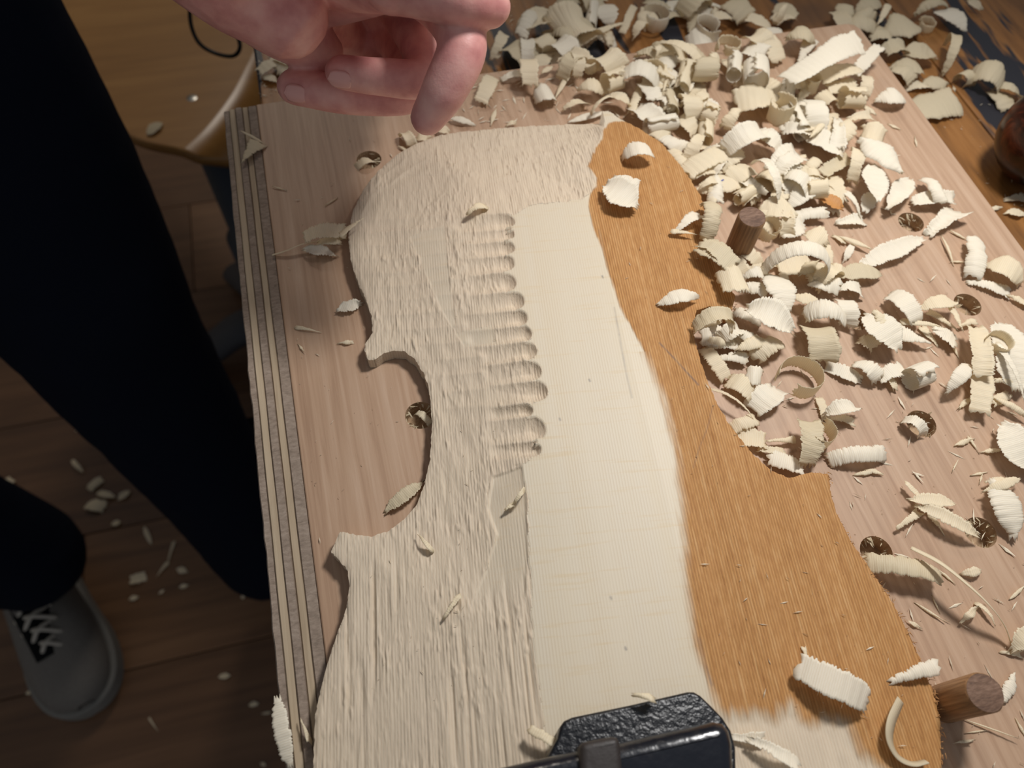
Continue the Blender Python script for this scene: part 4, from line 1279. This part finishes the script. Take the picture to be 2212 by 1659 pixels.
# ------------------------------------------------------------------ handle of a tool lying on the bench at the right edge
hb_ = P(2272, 300, BENCH + 0.025)
handle = empty('tool_handle', (hb_[0], hb_[1], BENCH)); tag(handle, 'glossy reddish-brown burl handle lying on the dark bench at right', 'tool')
prof = [(0.0, 0.0), (0.002, 0.010), (0.008, 0.019), (0.018, 0.0245), (0.032, 0.0255), (0.055, 0.0225), (0.080, 0.0175), (0.100, 0.0150), (0.112, 0.0145), (0.114, 0.012)]
pr_ = spline(prof, 5); n = 36; vs, fs = [], []
ax = Vector((0.93, 0.36, 0.0)).normalized(); ay = Vector((-ax.y, ax.x, 0)); az = Vector((0, 0, 1))
for (l, r) in pr_:
    for k in range(n):
        w = 2 * math.pi * k / n; vs.append(ax * (l - 0.024) + ay * max(r, 1e-4) * math.cos(w) + az * (0.0257 + max(r, 1e-4) * math.sin(w)))
for i in range(len(pr_) - 1):
    for k in range(n): fs.append((i * n + k, i * n + (k + 1) % n, (i + 1) * n + (k + 1) % n, (i + 1) * n + k))
obj('grip', pydata('grip', vs, fs, True), M_burl, handle)
tube('ferrule', [ax * 0.088 + az * 0.0257, ax * 0.104 + az * 0.0257], 0.0125, 24, M_steel, handle)
tube('shank', [ax * 0.102 + az * 0.0257, ax * 0.20 + az * 0.022], 0.005, 12, M_steel, handle)

# ------------------------------------------------------------------ bent-plywood chair behind the bench corner
sc_ = P(415, 213, 0.45)
chair = empty('chair', (-0.22, 0.90, 0)); tag(chair, 'chair with glossy bent-plywood seat and steel screws behind the bench corner', 'chair')
CPI = Matrix.Translation((0.22, -0.90, 0))
crest = [P(a, b, 0.45)[:2] for a, b in [(378, 321), (430, 272), (484, 203), (518, 142), (542, 92), (560, 45), (572, 0)]]
crest = spline([tuple(q) for q in crest] + [(-0.045, 0.93), (-0.055, 1.02), (-0.09, 1.10)], 8)
front = [P(a, b, z) - P(378, 321, 0.45) for a, b, z in [(398, 328, 0.4496), (424, 338, 0.446), (455, 343, 0.439), (490, 347, 0.429), (530, 352, 0.414), (575, 356, 0.394)]]
inner = [P(a, b, 0.45) - P(378, 321, 0.45) for a, b in [(300, 303), (225, 262), (120, 190), (-60, 60)]]
lat = [np.array([q[0], q[1], 0.0]) for q in inner[::-1]] + [np.zeros(3)] + [np.array(q) for q in front]
lat = spline(lat, 5)
nl = len(lat); vs, fs = [], []; nc = len(crest)
for th in (0.0, -0.010):
    for i, c in enumerate(crest):
        for q in lat:
            vs.append((c[0] + q[0], c[1] + q[1], 0.45 + q[2] + th))
N = nl * nc
for i in range(nc - 1):
    for k in range(nl - 1):
        b0 = i * nl + k
        fs.append((b0, b0 + 1, b0 + nl + 1, b0 + nl)); fs.append((b0 + N, b0 + nl + N, b0 + nl + 1 + N, b0 + 1 + N))
for i in range(nc - 1):
    b0 = i * nl; fs.append((b0, b0 + nl, b0 + nl + N, b0 + N)); b0 += nl - 1; fs.append((b0, b0 + N, b0 + nl + N, b0 + nl))
for k in range(nl - 1):
    fs.append((k, k + N, k + 1 + N, k + 1)); b0 = (nc - 1) * nl + k; fs.append((b0, b0 + 1, b0 + 1 + N, b0 + N))
bm = bmesh.new(); me = pydata('seat', vs, fs, True); bm.from_mesh(me); bmesh.ops.recalc_face_normals(bm, faces=bm.faces[:]); bm.to_mesh(me); bm.free()
seat = obj('seat', me, M_seat, chair); seat.matrix_parent_inverse = CPI
for (a, b) in ((415, 213), (215, -80)):
    q = P(a, b, 0.449); bm = bmesh.new(); bmesh.ops.create_uvsphere(bm, u_segments=20, v_segments=10, radius=0.009)
    for v in bm.verts: v.co.z *= 0.35
    s = obj('screw', bm, M_steel, chair); s.data.polygons.foreach_set('use_smooth', [True] * len(s.data.polygons)); s.location = (q[0], q[1], 0.4475); s.matrix_parent_inverse = CPI
cc = P(505, 395, 0.34)
o = tube('column', [(cc[0], cc[1], 0.06), (cc[0], cc[1], 0.25), (cc[0], cc[1], 0.252), (cc[0], cc[1], 0.437)], [0.034, 0.034, 0.026, 0.026], 28, M_slate, chair); o.matrix_parent_inverse = CPI
ft = P(440, 500, 0.03); a0 = math.atan2(ft[1] - cc[1], ft[0] - cc[0])
for k in range(5):
    a = a0 + k * 2 * math.pi / 5; L = 0.15
    o = tube('base_leg', [(cc[0], cc[1], 0.085), (cc[0] + L * 0.5 * math.cos(a), cc[1] + L * 0.5 * math.sin(a), 0.07), (cc[0] + L * math.cos(a), cc[1] + L * math.sin(a), 0.025), (cc[0] + (L + 0.01) * math.cos(a), cc[1] + (L + 0.01) * math.sin(a), 0.002)], [0.034, 0.030, 0.026, 0.018], 14, M_grey, chair, flat=(1, 0.7)); o.matrix_parent_inverse = CPI
sh = tuple(P(336, 275, 0.455))
shaving(323, 290, 345, 262, 22, 'b', 30, 0.0, 'g', 'single pale chip lying on the wooden chair seat', base=0.4492)

# ------------------------------------------------------------------ cord
cpts = [tuple(P(a, b, z)) for a, b, z in [(398, -240, 0.80), (405, -60, 0.66), (409, 0, 0.62), (413, 55, 0.60), (432, 95, 0.59), (468, 116, 0.585), (503, 121, 0.59), (518, 104, 0.60), (512, 75, 0.61), (490, 45, 0.625), (468, 15, 0.64), (450, -50, 0.68), (430, -260, 0.82)]]
cord = tube('hanging_cord', spline(cpts, 8), 0.0017, 10, M_black); tag(cord, 'black cord hanging in a loop in front of the wooden chair seat', 'cord')

# ------------------------------------------------------------------ the person: legs, shoes, jacket and hand
person = empty('person', (-0.34, 0.45, 0)); tag(person, 'person in dark navy trousers leaning over the bench, left hand half closed above the plate', 'person')
PIN = Matrix.Translation((0.34, -0.45, 0))
def remeshed(name, meshes, voxel, smooth, mat, disp=None):
    bm = bmesh.new()
    for me in meshes: bm.from_mesh(me)
    me = bpy.data.meshes.new(name); bm.to_mesh(me); bm.free()
    o = bpy.data.objects.new(name, me); COL.objects.link(o)
    m = o.modifiers.new('r', 'REMESH'); m.mode = 'VOXEL'; m.voxel_size = voxel; m.use_smooth_shade = True
    s = o.modifiers.new('s', 'SMOOTH'); s.factor = 0.5; s.iterations = smooth
    bpy.context.view_layer.update()
    new = bpy.data.meshes.new_from_object(o.evaluated_get(bpy.context.evaluated_depsgraph_get()))
    bpy.data.objects.remove(o)
    n = len(new.vertices); co = np.empty(n * 3, np.float32); new.vertices.foreach_get('co', co); co = co.reshape(-1, 3)
    if disp is not None:
        no = np.empty(n * 3, np.float32); new.vertices.foreach_get('normal', no); co += no.reshape(-1, 3) * disp(co)[:, None]
        new.vertices.foreach_set('co', co.ravel()); new.update()
    new.polygons.foreach_set('use_smooth', [True] * len(new.polygons))
    o = obj(name, new, mat, person); o.matrix_parent_inverse = PIN
    return o
def chain(pts, rs, n=20, sub=6, flat=(1, 1)):
    p = spline(pts, sub); r = spline([(q,) for q in rs], sub)[:, 0]
    # rounded ends
    a = p[0] + (p[0] - p[1]) / np.linalg.norm(p[0] - p[1]) * r[0]; b = p[-1] + (p[-1] - p[-2]) / np.linalg.norm(p[-1] - p[-2]) * r[-1]
    cap0 = [p[0] + (a - p[0]) * f for f in (0.97, 0.86, 0.5)]; cap1 = [p[-1] + (b - p[-1]) * f for f in (0.5, 0.86, 0.97)]
    p = np.vstack([cap0, p, cap1]); r = np.concatenate([[r[0] * 0.24, r[0] * 0.51, r[0] * 0.87], r, [r[-1] * 0.87, r[-1] * 0.51, r[-1] * 0.24]])
    return tube(None, p, list(r), n, flat=flat)
def wr(c):
    return 0.004 * (fbm(c[:, 0] * 22 + c[:, 2] * 14, c[:, 2] * 20 + c[:, 1] * 9, 3) - 0.5)
trou = remeshed('trousers', [
    chain([(-0.185, 0.335, 0.115), (-0.200, 0.372, 0.28), (-0.215, 0.412, 0.47), (-0.232, 0.460, 0.64), (-0.28, 0.54, 0.88)], [0.054, 0.058, 0.070, 0.088, 0.105], 24),
    chain([tuple(P(58, 1205, 0.13)), (-0.492, 0.415, 0.28), (-0.515, 0.44, 0.47), (-0.49, 0.50, 0.66), (-0.43, 0.57, 0.88)], [0.062, 0.064, 0.076, 0.090, 0.105], 24),
    chain([(-0.30, 0.56, 0.88), (-0.36, 0.58, 0.91), (-0.42, 0.58, 0.88)], [0.11, 0.12, 0.11], 24)], 0.007, 4, M_denim, wr)
jacket = remeshed('jacket', [
    chain([(-0.36, 0.60, 0.93), (-0.35, 0.63, 1.12), (-0.34, 0.64, 1.30), (-0.34, 0.64, 1.38)], [0.15, 0.16, 0.17, 0.13], 24, 6, (1.15, 0.85)),
    chain([(-0.18, 0.62, 1.34), (-0.17, 0.54, 1.16), (-0.165, 0.46, 1.02)], [0.075, 0.062, 0.052], 20),
    chain([(-0.165, 0.46, 1.02), (-0.13, 0.40, 0.96), (-0.10, 0.352, 0.92)], [0.052, 0.048, 0.042], 20),
    chain([(-0.50, 0.62, 1.34), (-0.56, 0.56, 1.14), (-0.55, 0.50, 1.02), (-0.48, 0.44, 0.98)], [0.075, 0.062, 0.052, 0.045], 20)], 0.009, 4, M_denim, wr)
def J(px, py, z): return tuple(P(px, py, z))
hand = remeshed('body', [
    chain([(-0.13, 0.40, 0.96), (-0.085, 0.335, 0.905), J(470, -150, 0.866)], [0.034, 0.028, 0.025], 20),
    chain([J(440, -150, 0.866), J(530, -50, 0.852), J(612, 26, 0.842)], [0.0245, 0.0205, 0.0155], 20),
    chain([J(470, -150, 0.860), J(660, -70, 0.842), J(800, -65, 0.846)], [0.022, 0.0200, 0.0155], 20),
    chain([(-0.034, 0.278, 0.885), (0.008, 0.247, 0.904), (0.030, 0.238, 0.884), J(850, -48, 0.862)], [0.021, 0.0175, 0.0150, 0.0112], 20),  # unseen thumb base, raised to shade the palm from the bench lamp
    chain([J(540, -40, 0.845), J(610, 40, 0.828), J(690, 112, 0.812)], [0.019, 0.0150, 0.0095], 20),
    chain([J(620, -30, 0.836), J(760, -10, 0.806), J(880, 40, 0.806)], [0.018, 0.0135, 0.011], 20),
    chain([J(640, 50, 0.812), J(770, 70, 0.793), J(870, 90, 0.793)], [0.0145, 0.0125, 0.0115], 20),
    chain([J(620, 10, 0.818), J(760, 10, 0.796), J(880, 20, 0.798)], [0.0150, 0.0135, 0.0125], 20),
    chain([J(680, -60, 0.836), J(800, -50, 0.822), J(895, -20, 0.830)], [0.018, 0.0150, 0.0110], 20),
    chain([J(740, -75, 0.850), J(850, -48, 0.860), J(955, -12, 0.861), J(1012, 2, 0.859), J(1056, 13, 0.856)], [0.0150, 0.0112, 0.0086, 0.0087, 0.0072], 20),
    chain([J(895, -40, 0.834), J(968, 28, 0.847), J(998, 100, 0.847), J(962, 190, 0.838), J(924, 254, 0.829)], [0.0110, 0.0088, 0.0083, 0.0076, 0.0060], 20),
    chain([J(870, 20, 0.812), J(905, 95, 0.818), J(915, 166, 0.818), J(820, 166, 0.820), J(738, 156, 0.820)], [0.0100, 0.0080, 0.0074, 0.0067, 0.0062], 20),
    chain([J(840, 60, 0.796), J(885, 140, 0.802), J(888, 198, 0.805), J(760, 204, 0.806), J(636, 188, 0.806)], [0.0095, 0.0082, 0.0080, 0.0077, 0.0068], 20),
    chain([J(790, 90, 0.784), J(840, 150, 0.784), J(835, 185, 0.786), J(740, 188, 0.786), J(690, 180, 0.786)], [0.0085, 0.0070, 0.0064, 0.0058, 0.0052], 20)],
    0.0008, 7, M_skin)
hand['label'] = 'bare pink left hand with curled fingers'
def nail(px, py, z, r, tdir, nrm, ln=0.0095, wd=0.0078):
    a = Vector(P(px, py, z)); t = Vector(tdir).normalized(); n_ = Vector(nrm); n_ = (n_ - t * n_.dot(t)).normalized(); s = n_.cross(t)
    vs, fs = [], []; N, M = 8, 8
    for i in range(N + 1):
        for j in range(M + 1):
            q = (i / N - 0.5) * 2; w = (j / M - 0.5) * 2
            lim = math.sqrt(max(0, 1 - abs(q) ** 3.5)) * 0.999
            ang = w * lim * wd / 2 / r
            vs.append(a + t * q * ln / 2 + (n_ * math.cos(ang) + s * math.sin(ang)) * (r + 0.00035 - 0.0004 * q * q))
    for i in range(N):
        for j in range(M): k = i * (M + 1) + j; fs.append((k, k + 1, k + M + 2, k + M + 1))
    o = obj('fingernail', pydata('fingernail', vs, fs, True), M_nail, person); o.matrix_parent_inverse = PIN
    m = o.modifiers.new('t', 'SOLIDIFY'); m.thickness = 0.0005; m.offset = 0
nail(745, 157, 0.820, 0.0063, Vector(J(738, 156, 0.82)) - Vector(J(820, 166, 0.82)), (0.0, -0.97, 0.22), 0.0090, 0.0066)
nail(652, 189, 0.806, 0.0071, Vector(J(636, 188, 0.806)) - Vector(J(760, 204, 0.806)), (0.0, -0.95, 0.30), 0.0090, 0.0070)

def shoe(toe, d, label):
    """low suede shoe: upper, sole and laces; toe point on the floor and the direction it points"""
    d = Vector((d[0], d[1], 0)).normalized(); s = Vector((-d.y, d.x, 0)) * 0.88; toe = Vector((toe[0], toe[1], 0))
    st = [(-0.295, 0.020, 0.055, 0.010), (-0.285, 0.034, 0.078, 0.01), (-0.25, 0.040, 0.092, 0.01), (-0.20, 0.040, 0.098, 0.01), (-0.155, 0.043, 0.092, 0.01), (-0.115, 0.048, 0.078, 0.012), (-0.075, 0.0525, 0.066, 0.015), (-0.04, 0.0505, 0.058, 0.017), (-0.018, 0.041, 0.051, 0.018), (-0.006, 0.027, 0.042, 0.02), (-0.001, 0.010, 0.034, 0.02)]
    vs, fs = [], []; n = 22
    for (l, w, h, zz) in st:
        for k in range(n):
            a = math.pi * k / (n - 1); c = math.cos(a); q = abs(c) ** 0.8 * (1 if c > 0 else -1)
            vs.append(toe + d * l + s * q * w + Vector((0, 0, 0.018 + (h - 0.018) * math.sin(a) ** 0.75)))
    m = len(st)
    for i in range(m - 1):
        for k in range(n - 1): fs.append((i * n + k, i * n + k + 1, (i + 1) * n + k + 1, (i + 1) * n + k))
        fs.append((i * n + n - 1, i * n, (i + 1) * n, (i + 1) * n + n - 1))
    fs.append(tuple(range(n))); fs.append(tuple(reversed(range((m - 1) * n, m * n))))
    sh_ = obj('shoe', pydata('shoe', vs, fs, True), M_suede, person); sh_.matrix_parent_inverse = PIN; sh_['label'] = label
    mm = sh_.modifiers.new('s', 'SUBSURF'); mm.levels = 1; mm.render_levels = 1
    ol_ = [(-0.302, 0), (-0.296, 0.024), (-0.27, 0.038), (-0.2, 0.042), (-0.13, 0.048), (-0.075, 0.0575), (-0.035, 0.054), (-0.010, 0.040), (0.003, 0.018), (0.005, 0)]
    loop = ol_ + [(l, -w) for l, w in ol_[-2:0:-1]]
    loop = closed_spline(loop, 3)
    pts = [toe + d * q[0] + s * q[1] for q in loop]
    bm = prism_bm([(p.x, p.y) for p in pts], 0.0005, 0.024, 0.003, 2)
    so = obj('sole', bm, M_sole, sh_)
    for l, h, w in ((-0.076, 0.0685, 0.017), (-0.092, 0.0755, 0.020), (-0.108, 0.082, 0.022), (-0.124, 0.0875, 0.023), (-0.142, 0.093, 0.024)):
        for sg in (-1, 1):
            a = toe + d * (l - 0.010 * sg) + s * -w + Vector((0, 0, h - 0.011)); b = toe + d * (l + 0.010 * sg) + s * w + Vector((0, 0, h - 0.011)); c = (a + b) / 2 + Vector((0, 0, 0.0145))
            lc = tube('lace', spline([a, c, b], 5), 0.0026, 8, M_lace, sh_)
    es = tube('eyestay', spline([toe + d * l + Vector((0, 0, h)) for l, h in ((-0.064, 0.0595), (-0.09, 0.068), (-0.12, 0.080), (-0.16, 0.092))], 4), 0.019, 16, M_dark, sh_, flat=(1, 0.22))
    tg = tube('tongue', [toe + d * -0.12 + Vector((0, 0, 0.082)), toe + d * -0.165 + Vector((0, 0, 0.102)), toe + d * -0.19 + Vector((0, 0, 0.128))], [0.016, 0.022, 0.024], 14, M_suede, sh_, flat=(1, 0.3))
    so_ = tube('sock', [toe + d * -0.215 + Vector((0, 0, 0.07)), toe + d * -0.222 + Vector((0, 0, 0.19))], [0.040, 0.044], 18, M_dark, sh_)
shoe(P(190, 1528, 0.02)[:2], (0.063, -0.174), 'grey suede lace-up shoe in full view')
shoe((-0.108, 0.225), (0.05, -0.16), 'grey shoe mostly under the bench')

# ------------------------------------------------------------------ walls of the room, out of view
for nm, lo_, hi_ in (('wall_back', (-2.4, 2.6, 0), (2.6, 2.68, 2.6)), ('wall_left', (-2.48, -1.2, 0), (-2.4, 2.68, 2.6))):
    w = obj(nm, box_bm(lo_, hi_), mat_plain(nm + '_plaster', srgb(205, 196, 182), 0.9, 0.1, (40, 0.2, 0.002))); tag(w, None, None, None, 'structure')

# ------------------------------------------------------------------ keep the 300 largest shavings as things, the crumbs as one mesh
def join_small(keep=300):
    es = [e for e in ENT]
    for e in es:
        dd = np.linalg.norm(e['c'] - CAMP); dim = sorted(e['o'].dimensions)
        e['area'] = dim[2] * dim[1] / dd ** 2
    es.sort(key=lambda e: -(e['area'] + (10 if e['label'] else 0)))
    small = es[keep:]
    vs, fs, uv = [], [], []
    for e in small:
        o = e['o']; M = np.array(o.matrix_world); me = o.data; b = len(vs)
        for v in me.vertices: vs.append(tuple((M @ np.array([*v.co, 1]))[:3]))
        ul = me.uv_layers[0].data
        for p in me.polygons:
            fs.append([b + i for i in p.vertices]); uv += [tuple(ul[i].uv) for i in p.loop_indices]
        bpy.data.objects.remove(o); ENT.remove(e)
    if vs:
        me = pydata('wood_chips', vs, fs, True); u = me.uv_layers.new(name='UVMap')
        u.data.foreach_set('uv', np.array(uv, np.float32).ravel())
        o = obj('wood_chips', me, S_Y); tag(o, 'smallest chips and crumbs of spruce strewn over board, bench and floor', 'wood chips', None, 'stuff')
join_small(293)

# ------------------------------------------------------------------ labels for the shavings not yet named
LM = [('the upright peg', PEG1), ('the dark-ended peg', PEG2), ('the clamp', P(1400, 1570, B)), ('the fingertips', P(900, 250, B)), ('the far board corner', P(1854, 47, B)),
      ('the central peg hole', P(1990, 915, B)), ('the lowest peg hole', P(2118, 1150, B)), ('the brown waist notch', P(1510, 760, B)), ('the brown corner tip', P(1780, 1020, B)),
      ('the brown wood\'s far tip', P(1330, 268, B)), ('the burl handle', P(2200, 300, BENCH)), ('the highest right peg hole', P(1968, 480, B)), ('the littered peg hole', P(2090, 658, B)),
      ('the far left peg hole', P(797, 345, B)), ('the left waist curve', P(900, 850, B)), ('the near left plate corner', P(720, 1180, B)), ('the laced shoe', P(180, 1400, 0)), ('the layered edge', P(600, 1300, B)), ('the thumb tip', P(1110, 60, B))]
ORD = ['nearest', 'second nearest', 'third nearest', 'fourth nearest', 'fifth nearest', 'sixth nearest', 'seventh nearest', 'eighth nearest', 'ninth nearest', 'tenth nearest', 'eleventh nearest', 'twelfth nearest']
CW = dict(w='whitish', y='cream', g='dull', b='brown')
def word(e): return CW[e['col']] + ' ' + ('ribbed ' if e['rid'] else '') + KW[e['k']]
cls = {}
for e in ENT:
    if e['S'] < 0.1: e['lm'] = 16
    else: e['lm'] = min((i for i in range(len(LM)) if i != 16), key=lambda i: np.linalg.norm(e['c'][:2] - LM[i][1][:2]))
    e['where'] = 'on the floor' if e['S'] < 0.1 else ('on the bench' if e['S'] == BENCH else '')
for e in ENT:
    cls.setdefault((word(e), e['lm'], e['where']), []).append(e)
for (w, i, wh), es in cls.items():
    es.sort(key=lambda e: np.linalg.norm(e['c'][:2] - LM[i][1][:2]))
    for r_, e in enumerate(es):
        noun = 'shaving' if e['k'] not in 's' else 'of wood'
        if not e['label']:
            t = f"{w} {noun} {wh + ' ' if wh else ''}" + (f"beside {LM[i][0]}" if len(es) == 1 else f"{ORD[min(r_, 11)]} such to {LM[i][0]}")
            e['o']['label'] = t
        if not e['group']:
            e['o']['group'] = 'shavings on the floor' if wh == 'on the floor' else 'shavings on the bench top' if wh else 'shavings around the plate'

# the short blue pen line left on one shaving
M_pen = mat_plain('blue_pen', srgb(38, 62, 150), 0.5, 0.3)
for e in ENT:
    if e['label'] and 'blue pen' in e['label']:
        me = e['o'].data; C_ = me['columns']; N = len(me.vertices) // 2; R_ = N // C_
        vs, fs = [], []
        i0, i1 = int(R_ * 0.36), int(R_ * 0.56)
        for k, i in enumerate(range(i0, i1 + 1)):
            f = 0.42 + 0.16 * k / max(1, i1 - i0); j = f * (C_ - 1); j_ = int(j)
            p = me.vertices[i * C_ + j_].co.lerp(me.vertices[i * C_ + j_ + 1].co, j - j_)
            s = (me.vertices[i * C_ + C_ - 1].co - me.vertices[i * C_].co).normalized() * 0.00032
            up = (me.vertices[i * C_ + j_].co - me.vertices[N + i * C_ + j_].co).normalized() * 0.00022
            vs += [p - s + up, p + s + up]
        for k in range(i1 - i0): fs.append((2 * k, 2 * k + 1, 2 * k + 3, 2 * k + 2))
        pm_o = obj('pen_mark', pydata('pen_mark', vs, fs, True), M_pen, e['o'])
